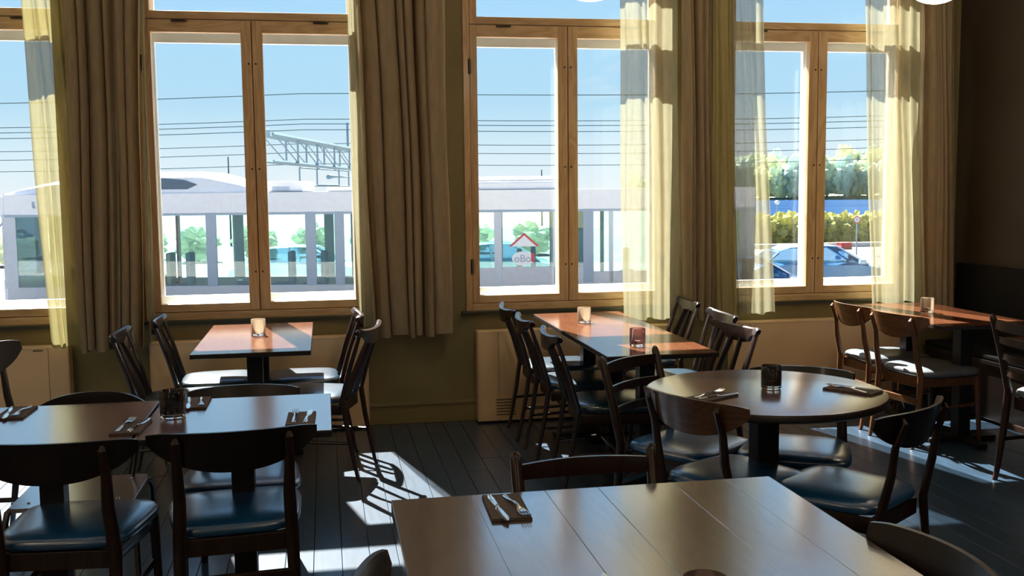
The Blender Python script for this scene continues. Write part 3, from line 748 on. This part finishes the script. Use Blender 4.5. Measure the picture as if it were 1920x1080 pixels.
# ================================================================== CUTLERY
def knife_mesh():
    rings = []
    prof = [(-.105, .0045, .003), (-.100, .0075, .0045), (-.06, .0075, .0045), (-.02, .0055, .0040), (-.005, .0045, .0036), (.004, .0070, .0012), (.03, .0095, .0010), (.07, .0100, .0009), (.092, .0070, .0008), (.104, .0020, .0006)]
    for y, w, h in prof:
        off = .0025 if y > 0 else 0
        rings.append([(-w+off, y, 0), (-w*.5+off, y, h), (w*.5+off, y, h), (w+off, y, 0), (w*.5+off, y, -h*.3), (-w*.5+off, y, -h*.3)])
    return MB().rings(rings).mesh('knife', M['steel'], 50)
def fork_mesh():
    mb = MB(); rings = []
    for y, w, h, z in ((-.095, .004, .002, .002), (-.088, .0075, .0022, .002), (-.05, .0060, .0022, .004), (-.01, .0032, .0022, .009), (.02, .0030, .0020, .010), (.034, .0080, .0014, .006), (.045, .0118, .0012, .0035), (.056, .0122, .0012, .0030)):
        rings.append([(-w, y, z), (-w*.6, y, z+h), (w*.6, y, z+h), (w, y, z), (w*.6, y, z-h*.4), (-w*.6, y, z-h*.4)])
    mb.rings(rings)
    for k_ in range(4):
        x_ = -.0102+k_*.0068
        mb.tube([(x_, .053, .0036), (x_, .075, .0035), (x_, .094, .0075), (x_, .098, .0085)], [.0016, .0015, .0012, .0006], 6)
    return mb.mesh('fork', M['steel'], 50)
KN, FK = knife_mesh(), fork_mesh()
NAP = MB().bbox(-.050, .050, -.102, .102, 0, .0042, .0015).mesh('napkin', M['napkin'], 40)
NAP2 = MB().bbox(-.0485, .049, -.100, .101, .0042, .0082, .0015).mesh('napkin_fold', M['napkin'], 40)
def setting(x, y, dx, dy, where, ka=0.0, fa=0.0, swap=1, kdx=.0, nf=0):
    """napkin with knife and fork whose tips point to (dx,dy)"""
    r = face(dx, dy)
    n = bpy.data.objects.new('napkin', NAP); COL.objects.link(n); n.location = (x, y, .7402); n.rotation_euler = (0, 0, r)
    tag(n, 'folded brown napkin '+where, 'napkin', 'folded napkins under the cutlery')
    n2 = bpy.data.objects.new('napkin_fold', NAP2); COL.objects.link(n2); n2.parent = n
    c, s_ = math.cos(r), math.sin(r)
    def put(me, nm, lx, ly, a, lab, grp, z):
        o = bpy.data.objects.new(nm, me); COL.objects.link(o)
        o.location = (x+lx*c-ly*s_, y+lx*s_+ly*c, z); o.rotation_euler = (0, 0, r+a)
        tag(o, lab, nm, grp)
    put(KN, 'knife', .022*swap+kdx, .018, ka, 'steel table knife on the napkin '+where, 'table knives', .7402+.0095)
    put(FK, 'fork', -.022*swap, .012+nf, fa, 'steel table fork on the napkin '+where, 'table forks', .7402+.0085)
setting(.430, 2.492, -.03, -1, 'before the ladder-back chair on the oak table', .10, .16)
setting(-.668, 3.635, .05, 1, 'beside the joint of the square tables', -.10, -.05)
setting(-1.128, 3.978, .0, -1, 'near the frame-edge end of the square tables', .15, -.1)
setting(-.500, 4.005, .0, -1, 'behind the dark candle glass on the square table', .1, .1)
setting(-.100, 3.640, .02, 1, 'at the open-floor corner of the square table', -.06, .0)
setting(1.430, 3.672, .87, .5, 'before the brown plywood back on the round table', -.12, .10)
setting(2.012, 3.672, -.58, .81, 'on the aisle side of the round table', .12, -.25)
setting(.520, 1.876, .02, 1, 'at the near edge of the oak table', .02, .0, nf=-.045)

# ================================================================== BENCH
t = thing('bench', 'black narrow bench with a high back along the dark side wall', 'bench', (XR, 4.4, 0), 0)
MB().bbox(-.275, -.004, -2.4, 2.25, .02, .375, .006).obj('bench_box', M['bench'], t)
MB().bbox(-.290, -.004, -2.4, 2.25, .375, .405, .004).obj('seat_edge', M['bench'], t)
for k_ in range(3):
    y0 = -2.4+k_*1.55
    MB().bbox(-.285, -.062, y0+.004, y0+1.546, .405, .440, .012).obj('seat_cushion', M['bench_pad'], t)
    MB().bbox(-.060, -.004, y0+.004, y0+1.546, .405, .985, .015).obj('back_cushion', M['bench_pad'], t)

# ================================================================== PENDANT LAMPS
def pendant(x, y, zb, r, label):
    t = thing('pendant_lamp', label, 'lamp', (x, y, 0), 0, 'globe pendant lamps')
    n = 20
    MB().lathe([(0.001 if i == 0 else r*math.sin(PI*i/n)*(1 if i < n else 0)+(.02 if i == n else 0), zb+r-r*math.cos(PI*i/n)) for i in range(n+1)], 40).obj('globe', M['opal'], t, 60)
    MB().lathe([(.0, zb+2*r-.01), (.045, zb+2*r-.01), (.045, zb+2*r+.05), (.02, zb+2*r+.08), (0, zb+2*r+.08)], 20).obj('cap', M['black_iron'], t)
    MB().tube([(0, 0, zb+2*r+.07), (0, 0, ZC-.03)], .004, 8).obj('cord', M['cord'], t)
    MB().lathe([(0, ZC-.035), (.05, ZC-.035), (.055, ZC), (0, ZC)], 20).obj('ceiling_rose', M['black_iron'], t)
pendant(1.128, 4.3, 2.322, .19, 'opal globe pendant tip above the middle window')
pendant(3.29, 5.2, 2.512, .19, 'opal globe pendant tip before the drape in the dark corner')
for i_, (px_, py_) in enumerate(((-2.9, 4.3), (-2.6, 1.2), (1.13, 1.2), (4.1, 2.0), (-3.0, -1.8), (1.0, -1.8))):  # unseen lamps added as fill light, placed clear of pane reflections
    pendant(px_, py_, 2.40, .19, 'opal globe lamp added out of view as fill light for the dining room')

# ================================================================== OUTSIDE
GZ = -1.5
M['asphalt'] = mat('asphalt', (.075, .075, .08), .9, var=.15, vscale=3, bump=.1)
M['sea'] = mat('sky_tinted_sea_water', (.011, .028, .064), 1.0, spec=0.0, var=.25, vscale=.25, bump=.5, bscale=.6, stretch=(.3, 1, 1))  # sky reflected by the waves is painted as matte blue
M['hill'] = mat('hillside_grass', (.10, .13, .08), .9, var=.3, vscale=.1)
M['stone'] = mat('pale_stone', (.55, .53, .50), .8, var=.1)
M['quay'] = mat('quay_gravel', (.085, .082, .075), .9, var=.1)
struct('street', MB().box(-120, 160, WY+.34, 62, GZ-.3, GZ), M['asphalt'])
struct('land', MB().prism([(-500, 61.5), (20.5, 61.5), (112, 335), (-500, 335)], GZ-.3, GZ-.02), M['quay'])
struct('bounce_pavement', MB().box(-120, 160, WY+.34, WY+6.0, GZ, GZ+.14), M['stone'])  # unseen paving, widened and paled to bounce sunlight indoors
struct('sea', MB().box(-900, 1500, 62, 1800, GZ-2.2, GZ-1.3), M['sea'])

# ---- articulated bus
M['bus_white'] = mat('bus_white_paint', (.74, .73, .74), .3, coat=.4, var=.02)
M['bus_grey'] = mat('bus_grey_trim', (.50, .52, .55), .4, var=.05)
M['bus_skirt'] = mat('bus_silver_skirt', (.50, .50, .52), .4, var=.05)
M['bus_dark'] = mat('bus_dark_trim', (.30, .36, .43), .4)
M['fairing_glass'] = mat('fairing_glass', (.07, .11, .16), .3)
M['bus_glass'] = glass('bus_glass', (.80, .93, .92), .9)
M['bus_glass_dark'] = glass('bus_tinted_glass', (.42, .52, .60), .9)
M['seat_grey'] = mat('bus_seat_grey', (.40, .42, .40), .8)
M['seat_blue'] = mat('bus_seat_blue', (.18, .30, .42), .8)
M['rubber'] = mat('tyre_rubber', (.02, .02, .02), .8)
M['red'] = mat('red_paint', (.55, .06, .06), .5)
M['bus_floor'] = mat('bus_floor', (.35, .36, .37), .8)
bus = thing('bus', 'white articulated bus waiting in the street outside the windows', 'bus', (-7.45, 25.82, GZ), -math.radians(10.3))
BL, BW = 17.6, 2.5
def both(fn):
    for yy in (0, BW-.06): fn(yy)
sk = MB(); bd = MB()
both(lambda y: sk.bbox(.1, BL, y, y+.06, .32, .86, .02))
sk.obj('lower_panel', M['bus_skirt'], bus)
both(lambda y: bd.bbox(.12, BL, y, y+.06, 2.55, 2.98, .02))
bd.box(.10, BL, 0, BW, 2.96, 3.02)
bd.obj('roof_band', M['bus_white'], bus)
# roof fairing hump
def hump(x):
    if x < 0.1: return 3.02
    if x < 1.2: return 3.02+.30*(x/1.2)**.8
    if x < 3.6: return 3.32+.20*((x-1.2)/2.4)
    if x < 4.7: return 3.52
    if x < 5.6: return 3.52-.26*((x-4.7)/.9)
    return max(3.03, 3.26-.23*(x-5.6)/.55)
rings = []
for i in range(40):
    x_ = .12+6.0*i/39; h = hump(x_)
    rings.append([(x_, .05, 3.0), (x_, .12, 3.0+(h-3.0)*.75), (x_, .35, h), (x_, BW-.35, h), (x_, BW-.12, 3.0+(h-3.0)*.75), (x_, BW-.05, 3.0)])
fa = MB().rings(rings).obj('roof_fairing', M['bus_white'], bus)
MB().prism([(3.2, .0), (4.35, .0), (4.62, .13), (4.3, .24), (3.9, .28), (3.2, .29)], 0, .03).obj('fairing_window', M['fairing_glass'], fa).matrix_local = Matrix.Translation((0, .10, 3.09)) @ Matrix.Rotation(PI/2, 4, 'X')
MB().bbox(6.2, 7.05, .25, 1.7, 3.02, 3.27, .03).obj('roof_unit', M['bus_white'], bus)
MB().bbox(6.32, 6.72, .22, .26, 3.06, 3.14, .008).obj('roof_vent', M['bus_dark'], bus)
MB().bbox(6.30, 7.02, .23, .26, 3.025, 3.045, .004).obj('roof_strip', M['bus_dark'], bus)
MB().bbox(7.6, 9.2, .25, 1.9, 3.02, 3.12, .03).obj('roof_unit', M['bus_grey'], bus)
MB().bbox(10.6, 13.2, .12, 2.3, 3.02, 3.22, .05).bbox(10.7, 13.1, .3, 2.1, 3.22, 3.33, .04).obj('roof_unit', M['bus_white'], bus)
MB().bbox(.12, BL, -.008, .004, 2.50, 2.553, .003).obj('gutter_strip', M['bus_dark'], bus)
pill = [.05, 1.0, 2.45, 3.35, 4.80, 7.12, 7.80, 9.6, 11.52, 12.9, 13.6, 14.2, 15.6, 17.3]
pw2 = [.32, .10, .10, .06, .24, .24, .22, .14, .18, .10, .24, .10, .12, .3]
for a, wd in zip(pill, pw2):
    q = MB()
    both(lambda y: q.bbox(a, a+wd, y-.004, y+.05, .84, 2.56, .006))
    q.obj('window_pillar', M['bus_grey'] if wd < .2 or a < .1 else M['bus_dark'], bus)
for i in range(len(pill)-1):
    x0, x1 = pill[i]+pw2[i], pill[i+1]
    for y in (.012, BW-.04):
        MB().box(x0, x1, y, y+.006, .86, 2.55).obj('window_pane', M['bus_glass'], bus, 0)
for a, b, zb in ((11.70, 13.6, 1.22), (9.74, 11.52, 1.20), (13.84, 15.6, 1.10)):
    MB().bbox(a, b, -.004, .05, .84, zb, .006).obj('lower_panel', M['bus_skirt'], bus)
MB().box(.2, BL-.1, .05, BW-.05, .30, .36).obj('bus_floor', M['bus_floor'], bus, 0)
MB().box(.2, BL-.1, .05, BW-.05, 2.90, 2.94).obj('bus_ceiling', M['bus_white'], bus, 0)
for i, (sx, sy, mm) in enumerate(((2.6, .5, 'seat_blue'), (3.75, .45, 'seat_grey'), (4.2, .5, 'seat_blue'), (5.5, 1.6, 'seat_blue'), (6.6, .6, 'seat_blue'), (7.4, .5, 'seat_blue'), (8.6, .5, 'seat_blue'), (9.9, 1.6, 'seat_grey'), (12.05, .45, 'seat_grey'), (12.4, 1.5, 'seat_blue'), (14.6, .5, 'seat_grey'), (16.0, .5, 'seat_blue'))):
    MB().bbox(sx, sx+.12, sy-.22, sy+.22, .80, 1.62, .05).bbox(sx-.42, sx+.06, sy-.22, sy+.22, .74, .86, .04).bbox(sx-.3, sx-.1, sy-.1, sy+.1, .36, .76, .02).obj('bus_seat', M[mm], bus)
for px, mm in ((2.1, 'red'), (3.88, 'red'), (5.25, 'bus_grey'), (8.2, 'red'), (10.6, 'bus_grey')):
    MB().tube([(px, .75, .36), (px, .75, 2.9)], .022, 8).obj('grab_pole', M[mm], bus)
for wx in (2.9, 8.9, 14.9):
    q = MB()
    for y in (.02, BW-.32):
        q.tube([(wx, y, .48), (wx, y+.30, .48)], .48, 24)
    q.obj('wheel', M['rubber'], bus)
MB().bbox(0, .12, .04, BW-.04, .32, 1.05, .03).bbox(-.02, .12, .04, BW-.04, 2.5, 3.0, .03).obj('front_panel', M['bus_white'], bus)
MB().box(.02, .03, .1, BW-.1, 1.05, 2.5).obj('windscreen', M['bus_glass_dark'], bus, 0)
MB().bbox(BL-.05, BL, .04, BW-.04, .32, 3.0, .03).obj('rear_panel', M['bus_white'], bus)
MB().bbox(-.25, -.05, -.18, -.02, 1.5, 2.1, .04).tube([(-.1, -.1, 2.1), (.1, .05, 2.45)], .02, 8).obj('mirror', M['bus_dark'], bus)
MB().bbox(.78, .84, -.012, 0, 2.72, 2.86, .004).bbox(.80, .86, -.012, 0, 2.70, 2.76, .004).obj('badge', M['bus_dark'], bus)
# small sticker group on the glass: red-roofed triangle and oval plate with dark lettering
sg = MB().lathe([(0, 0), (.27, 0), (.27, .012), (0, .012)], 28).obj('sticker', M['bus_white'], bus)
sg.matrix_local = Matrix.Translation((12.20, -.004, 1.42)) @ Matrix.Rotation(PI/2, 4, 'X') @ Matrix.Diagonal((1, .62, 1, 1))
MB().prism([(-.30, 0), (.30, 0), (0, .26)], 0, .012).obj('sticker', M['bus_white'], bus).matrix_local = Matrix.Translation((12.22, -.004, 1.70)) @ Matrix.Rotation(PI/2, 4, 'X')
MB().prism([(-.36, 0), (-.29, 0), (0, .26), (.29, 0), (.36, 0), (0, .32)], .013, .02).obj('sticker_edge', M['red'], bus).matrix_local = Matrix.Translation((12.22, -.004, 1.70)) @ Matrix.Rotation(PI/2, 4, 'X')
MB().bbox(12.38, 12.46, -.022, -.016, 1.34, 1.54, .003).obj('sticker_edge', M['red'], bus)
fc = bpy.data.curves.new('sticker_letters', 'FONT'); fc.body = 'oBo'; fc.size = .24; fc.extrude = .004; fc.align_x = 'CENTER'
ft = bpy.data.objects.new('letters_source', fc); COL.objects.link(ft); bpy.context.view_layer.update()
fm = bpy.data.meshes.new_from_object(ft.evaluated_get(bpy.context.evaluated_depsgraph_get())); bpy.data.objects.remove(ft)
fm.name = 'sticker_letters'; fm.materials.clear(); fm.materials.append(M['bus_dark'])
fo = bpy.data.objects.new('sticker_letters', fm); COL.objects.link(fo); fo.parent = bus
fo.location = (12.18, -.022, 1.34); fo.rotation_euler = (PI/2, 0, 0)

# ---- cars
def car(name, label, loc, rz, paint, L_=4.3, H_=1.46):
    t = thing(name, label, 'car', loc, rz, 'cars parked outside')
    mp = mat(name+'_paint', paint, .25, coat=1.0, coat_rough=.05)
    hw = .88
    st = [(-2.12, .42, .62, .70), (-2.05, .30, .80, .80), (-1.75, .22, .95, .86), (-1.0, .20, .98, .88), (0, .20, .96, .88), (.85, .20, .95, .88), (1.15, .20, .92, .87), (1.75, .22, .80, .84), (2.05, .30, .70, .76), (2.14, .40, .58, .66)]
    rings = []
    for x_, zb, zt, w_ in st:
        rings.append([(x_, -w_*.92, zb), (x_, -w_, zb+.18), (x_, -w_, (zb+zt)/2+.05), (x_, -w_*.95, zt-.03), (x_, -w_*.82, zt), (x_, w_*.82, zt), (x_, w_*.95, zt-.03), (x_, w_, (zb+zt)/2+.05), (x_, w_, zb+.18), (x_, w_*.92, zb)])
    MB().rings(rings).obj('car_body', mp, t, 50)
    # glasshouse
    gs = [(-1.70, .95, .955), (-1.25, .94, 1.30), (-.95, .94, 1.40), (-.2, .94, H_-.02), (.30, .93, 1.42), (1.10, .92, .94)]
    def ring(x_, z0, z1, w0, w1): return [(x_, -w0, z0), (x_, -w1, z1), (x_, w1, z1), (x_, w0, z0)]
    MB().rings([ring(x_, z0, z1, .80, .80-(z1-z0)*.38) for x_, z0, z1 in gs]).obj('car_window', M['car_glass'], t, 30)
    rr = [(-1.28, 1.285), (-.95, 1.415), (-.2, H_), (.28, 1.44), (.36, 1.405)]
    MB().rings([[(x_, -.60, z-.03), (x_, -.56, z), (x_, .56, z), (x_, .60, z-.03)] for x_, z in rr]).obj('car_roof', mp, t, 50)
    for s in (-1, 1):
        MB().tube([(.33, s*.60, 1.40), (1.12, s*.79, .93)], .030, 6).obj('windscreen_pillar', mp, t)
        MB().tube([(-1.27, s*.64, 1.27), (-1.70, s*.79, .95)], .035, 6).obj('rear_pillar', mp, t)
        MB().tube([(-.35, s*.60, 1.43), (-.28, s*.83, .95)], .03, 6).obj('door_pillar', M['bus_dark'], t)
        MB().bbox(.78, .95, s*.98-.08, s*.98+.08, .95, 1.08, .03).obj('car_mirror', mp, t)
        for wx in (-1.32, 1.36):
            w_ = MB().tube([(wx, s*.70, .31), (wx, s*.90, .31)], .31, 22).obj('wheel', M['rubber'], t)
            MB().tube([(wx, s*.895, .31), (wx, s*.912, .31)], .20, 16).obj('wheel_rim', M['tin'], w_)
    MB().bbox(2.04, 2.13, -.68, -.40, .60, .70, .02).bbox(2.04, 2.13, .40, .68, .60, .70, .02).obj('headlight', M['tin'], t)
    return t
M['car_glass'] = glass('car_glass', (.40, .55, .68), 1.0)
car('car', 'blue-grey car whose windscreen shows beyond the window nearest the bench', (13.25, 26.2, GZ), math.radians(-9), (.18, .30, .42))
car('car', 'pale blue car close to the window, partly behind the olive drape', (9.55, 22.4, GZ), math.radians(-14), (.30, .46, .60))
car('car', 'white car standing behind the bus, seen through the bus windows', (-.6, 31.0, GZ), math.radians(-8), (.75, .78, .78))
car('car', 'silver car behind the front of the bus', (-6.6, 31.5, GZ), math.radians(-8), (.50, .56, .60))
car('car', 'teal car behind the rear half of the bus', (5.2, 30.5, GZ), math.radians(-8), (.22, .42, .44))

# ---- railway gantry and overhead wires
M['galv'] = mat('galvanised_steel', (.17, .26, .31), .5, metal=.2)
M['wire'] = mat('overhead_wire', (.05, .085, .10), 1.0, spec=0.0)
gn = thing('railway_gantry', 'blue-grey steel railway gantry truss above the bus roof', 'gantry', (0, 0, GZ))
A, B = Vector((-1.85, 36.25)), Vector((3.9, 58.5))
def gp(tt, z, side=0):
    d = (B-A).normalized(); p_ = A+(B-A)*tt + Vector((-d.y, d.x))*side
    return (p_.x, p_.y, z-GZ)
zu = lambda tt: 3.47-.10*tt
zl = lambda tt: 2.57-.10*tt
for sd_ in (-.22, .22):
    MB().tube([gp(0, zu(0), sd_), gp(1, zu(1), sd_)], .085, 4, flat=(1, .7)).obj('upper_chord', M['galv'], gn, 0)
    MB().tube([gp(0, zl(0), sd_), gp(1, zl(1), sd_)], .055, 4, flat=(1, .7)).obj('lower_chord', M['galv'], gn, 0)
for k_ in range(9):
    tt = .01+k_*.12
    for sd_ in (-.22, .22):
        if k_ > 0: MB().tube([gp(tt, zu(tt), sd_), gp(tt, zl(tt), sd_)], .035, 6).obj('vertical_strut', M['galv'], gn)
        if k_ < 8: MB().tube([gp(tt, zu(tt)-.02, sd_), gp(tt+.12, zl(tt+.12)+.02, sd_)], .022, 6).obj('diagonal_strut', M['galv'], gn)
MB().bbox(-.12, .12, -.12, .12, zu(0)-GZ-.12, zu(0)-GZ+.16, .02).obj('end_cap', M['galv'], gn, loc=(A.x, A.y, 0))
p1 = gp(1, 0)
MB().bbox(-.2, .2, -.2, .2, 0, 5.6, .02).obj('mast', M['galv'], gn, loc=(p1[0], p1[1], 0))
for a_, b_ in (((.28, 2.50), (.28, 1.78)), ((.44, 2.50), (.44, 1.78)), ((.28, 1.78), (.44, 1.78)), ((.17, 2.42), (.17, 1.74)), ((.17, 2.42), (.52, 2.42)), ((.17, 1.74), (.52, 1.74)), ((.52, 2.42), (.52, 1.74))):
    MB().tube([gp(*a_), gp(*b_)], .030, 6).obj('dropper_frame', M['galv'], gn)
MB().tube([gp(.36, 2.12), gp(.41, 2.14), gp(.55, 2.14)], [.10, .05, .02], 8).obj('insulator', M['galv'], gn)
MB().tube([gp(.52, zu(.52)), gp(.52, 4.6)], .05, 6).obj('short_mast', M['galv'], gn)
wires = [(40, 5.10, .15, 'topmost'), (46, 4.55, .05, 'second from the top'), (44, 4.22, .08, 'third from the top'), (44, 3.98, .05, 'fourth from the top'), (50, 3.68, .02, 'fifth from the top'), (50, 3.28, .03, 'sixth from the top'), (52, 2.78, .02, 'lowest')]
for yy, z, sl, nm in wires:
    pts = []
    for i in range(41):
        x_ = -30+90*i/40; f_ = ((x_+30) % 30)/30
        pts.append((x_, yy-.178*x_, z+sl*.02*x_-.25*4*f_*(1-f_)+.12))
    tag(MB().tube(pts, .018, 5).obj('overhead_wire', M['wire'], None, 0), nm+' of the overhead railway wires crossing the sky', 'wire', 'overhead railway wires')
for x_, y_, h_, lb in ((-5.2, 60, 5.0, 'thin distant mast rising behind the bus roof fairing'), (12.7, 60, 4.15, 'thin distant mast in the middle window sky')):
    tag(MB().tube([(x_, y_, GZ), (x_, y_, GZ+h_)], [.06, .03], 8).obj('mast', M['wire']), lb, 'mast')

# ---- far shore: hill with trees
def hill_h(x_, y_):
    a = math.atan2(x_, y_)
    base = max(0.0, min(1.0, (a-.245)/.07))
    return GZ-1.4+ base*(4.2+2.5*noise.noise(Vector((x_*.008, y_*.008, 0)))+ min(6.0, max(0, (a-.36)*26)))*max(0, min(1, (math.hypot(x_, y_)-330)/70))
rows = []
for i in range(40):
    a = .20+.62*i/39; rows.append([(d_*math.sin(a), d_*math.cos(a), hill_h(d_*math.sin(a), d_*math.cos(a)) if d_ > 331 else GZ-1.6) for d_ in (325, 334, 345, 360, 380, 410, 470, 600)])
struct('hill', MB().grid(rows), M['hill'], 60)
def leaf(name, c):
    m = cloth(name, c, .5); n = [q for q in m.node_tree.nodes if q.type == 'TEX_NOISE'][0]; n.inputs['Scale'].default_value = .6
    [q for q in m.node_tree.nodes if q.type == 'VALTORGB'][0].color_ramp.elements[0].color = (*[v*.55 for v in c], 1)
    return m
M['leaf_a'] = leaf('hazy_tree_green', (.60, .70, .55))  # far leaf colours are paled to carry the distance haze
M['leaf_b'] = leaf('hazy_tree_blue_green', (.55, .68, .62))
M['leaf_c'] = leaf('hazy_tree_yellow_green', (.72, .76, .52))
M['bark'] = mat('bark', (.16, .12, .09), .9)
def blob(r, seed, sq=1.0, sub=3, rough=.30):
    bm = bmesh.new(); bmesh.ops.create_icosphere(bm, subdivisions=sub, radius=1)
    for v in bm.verts:
        n_ = v.co.normalized()
        k_ = 1+rough*noise.fractal(n_*2.2+Vector((seed*3.1, seed, 0)), 1.0, 2.0, 4)
        v.co = Vector((n_.x*r*k_, n_.y*r*k_, n_.z*r*k_*sq))
    bm.verts.index_update()
    m = MB().add([v.co[:] for v in bm.verts], [[v.index for v in f.verts] for f in bm.faces]); bm.free(); return m
crowns = [(blob(3.3, i, 1.45, 4, .5).mesh('crown', M[('leaf_a', 'leaf_b', 'leaf_c')[i % 3]], 0), ('dull green', 'bluish green', 'yellowish green')[i % 3]) for i in range(6)]
trunk = MB().tube([(0, 0, -.5), (0, 0, 4.5)], [.35, .2], 6).mesh('trunk', M['bark'])
rnd = random.Random(5)
k_ = 0
for row, d_ in enumerate((338, 352, 372)):
    for i in range(17):
        a = .30+.0125*i*1.15+rnd.uniform(-.004, .004)
        if a < .33 and row > 1: continue
        x_, y_ = d_*math.sin(a), d_*math.cos(a)
        me, nm = crowns[k_ % 6]; k_ += 1
        z = hill_h(x_, y_)
        sc = rnd.uniform(.9, 1.25)*(.62 if a < .36 else 1.0)
        t = thing('tree', nm+' tree on the wooded far shore', 'tree', (x_, y_, z), rnd.uniform(0, 6), 'trees on the far shore, '+nm)
        t.scale = (sc,)*3
        c = bpy.data.objects.new('crown', me); COL.objects.link(c); c.parent = t; c.location = (0, 0, 5.0)
        c = bpy.data.objects.new('trunk', trunk); COL.objects.link(c); c.parent = t

# ---- waterside: shrubs, low wall, lamp post, sign, red bin
M['shrub'] = leaf('yellow_green_shrub', (.52, .52, .22))
[q for q in M['shrub'].node_tree.nodes if q.type == 'TEX_NOISE'][0].inputs['Scale'].default_value = 5
shr = [blob(1.0, 20+i, .85, 4, .5).mesh('foliage', M['shrub'], 0) for i in range(3)]
for i in range(11):
    x_ = 21.2+i*.86; y_ = 51.6-.03*i
    t = thing('shrub', 'yellow-green shrub in the clipped row along the waterfront', 'shrub', (x_, y_, GZ), i*1.3, 'shrubs along the waterfront')
    c = bpy.data.objects.new('foliage', shr[i % 3]); COL.objects.link(c); c.parent = t; c.location = (0, 0, .72); c.scale = (.75, .75, .95)
    MB().tube([(0, 0, -.02), (0, 0, .4)], .05, 6).obj('stem', M['bark'], t)
M['shrub_hazed'] = leaf('hazed_bush', (.74, .78, .62))  # paled to stand in for hazy reflections on the bus glass
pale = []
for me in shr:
    q = me.copy(); q.materials[0] = M['shrub_hazed']; pale.append(q)
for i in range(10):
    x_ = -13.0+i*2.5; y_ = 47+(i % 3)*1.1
    t = thing('shrub', 'green bush paled for glass haze beyond the bus, seen dimly through its windows', 'shrub', (x_, y_, GZ), i*.9, 'bushes beyond the bus')
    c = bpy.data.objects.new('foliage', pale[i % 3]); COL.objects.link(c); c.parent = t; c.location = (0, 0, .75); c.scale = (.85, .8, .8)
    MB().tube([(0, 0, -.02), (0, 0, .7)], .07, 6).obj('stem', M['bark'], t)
tag(MB().bbox(19, 34, 47.2, 47.5, GZ, GZ+.22, .03).obj('low_wall', M['stone']), 'pale low wall in front of the waterfront shrubs', 'wall')
tag(MB().bbox(24.25, 24.80, 45.6, 46.1, GZ, GZ+.28, .03).bbox(24.23, 24.82, 45.57, 46.13, GZ+.27, GZ+.32, .02).obj('grit_bin', M['red']), 'small red bin beside the low wall outside', 'bin')
lp = thing('lamp_post', 'slim lamp post at the water edge', 'lamp', (25.9, 56.4, GZ))
MB().tube([(0, 0, 0), (0, 0, 2.0)], [.06, .04], 8).obj('post', M['bus_dark'], lp)
MB().lathe([(0, 1.95), (.10, 2.0), (.16, 2.12), (.10, 2.2), (0, 2.22)], 12).obj('lantern', M['bus_white'], lp)
rs = thing('road_sign', 'round red-rimmed road sign on a grey post outside', 'sign', (22.86, 41.66, GZ), -.45)
MB().tube([(0, .02, 0), (0, .02, 1.72)], .03, 8).obj('post', M['galv'], rs)
pl = MB().lathe([(0, 0), (.155, 0), (.155, .012), (0, .012)], 28).obj('sign_face', M['red'], rs); pl.matrix_local = Matrix.Translation((0, -.01, 1.54)) @ Matrix.Rotation(PI/2, 4, 'X')
MB().lathe([(0, 0), (.112, 0), (.112, .006), (0, .006)], 28).obj('sign_disc', M['bus_white'], rs).matrix_local = Matrix.Translation((0, -.024, 1.54)) @ Matrix.Rotation(PI/2, 4, 'X')
MB().bbox(-.05, -.01, -.036, -.030, 1.47, 1.61, .002).bbox(.015, .05, -.036, -.030, 1.49, 1.60, .002).obj('sign_symbol', M['bus_dark'], rs)
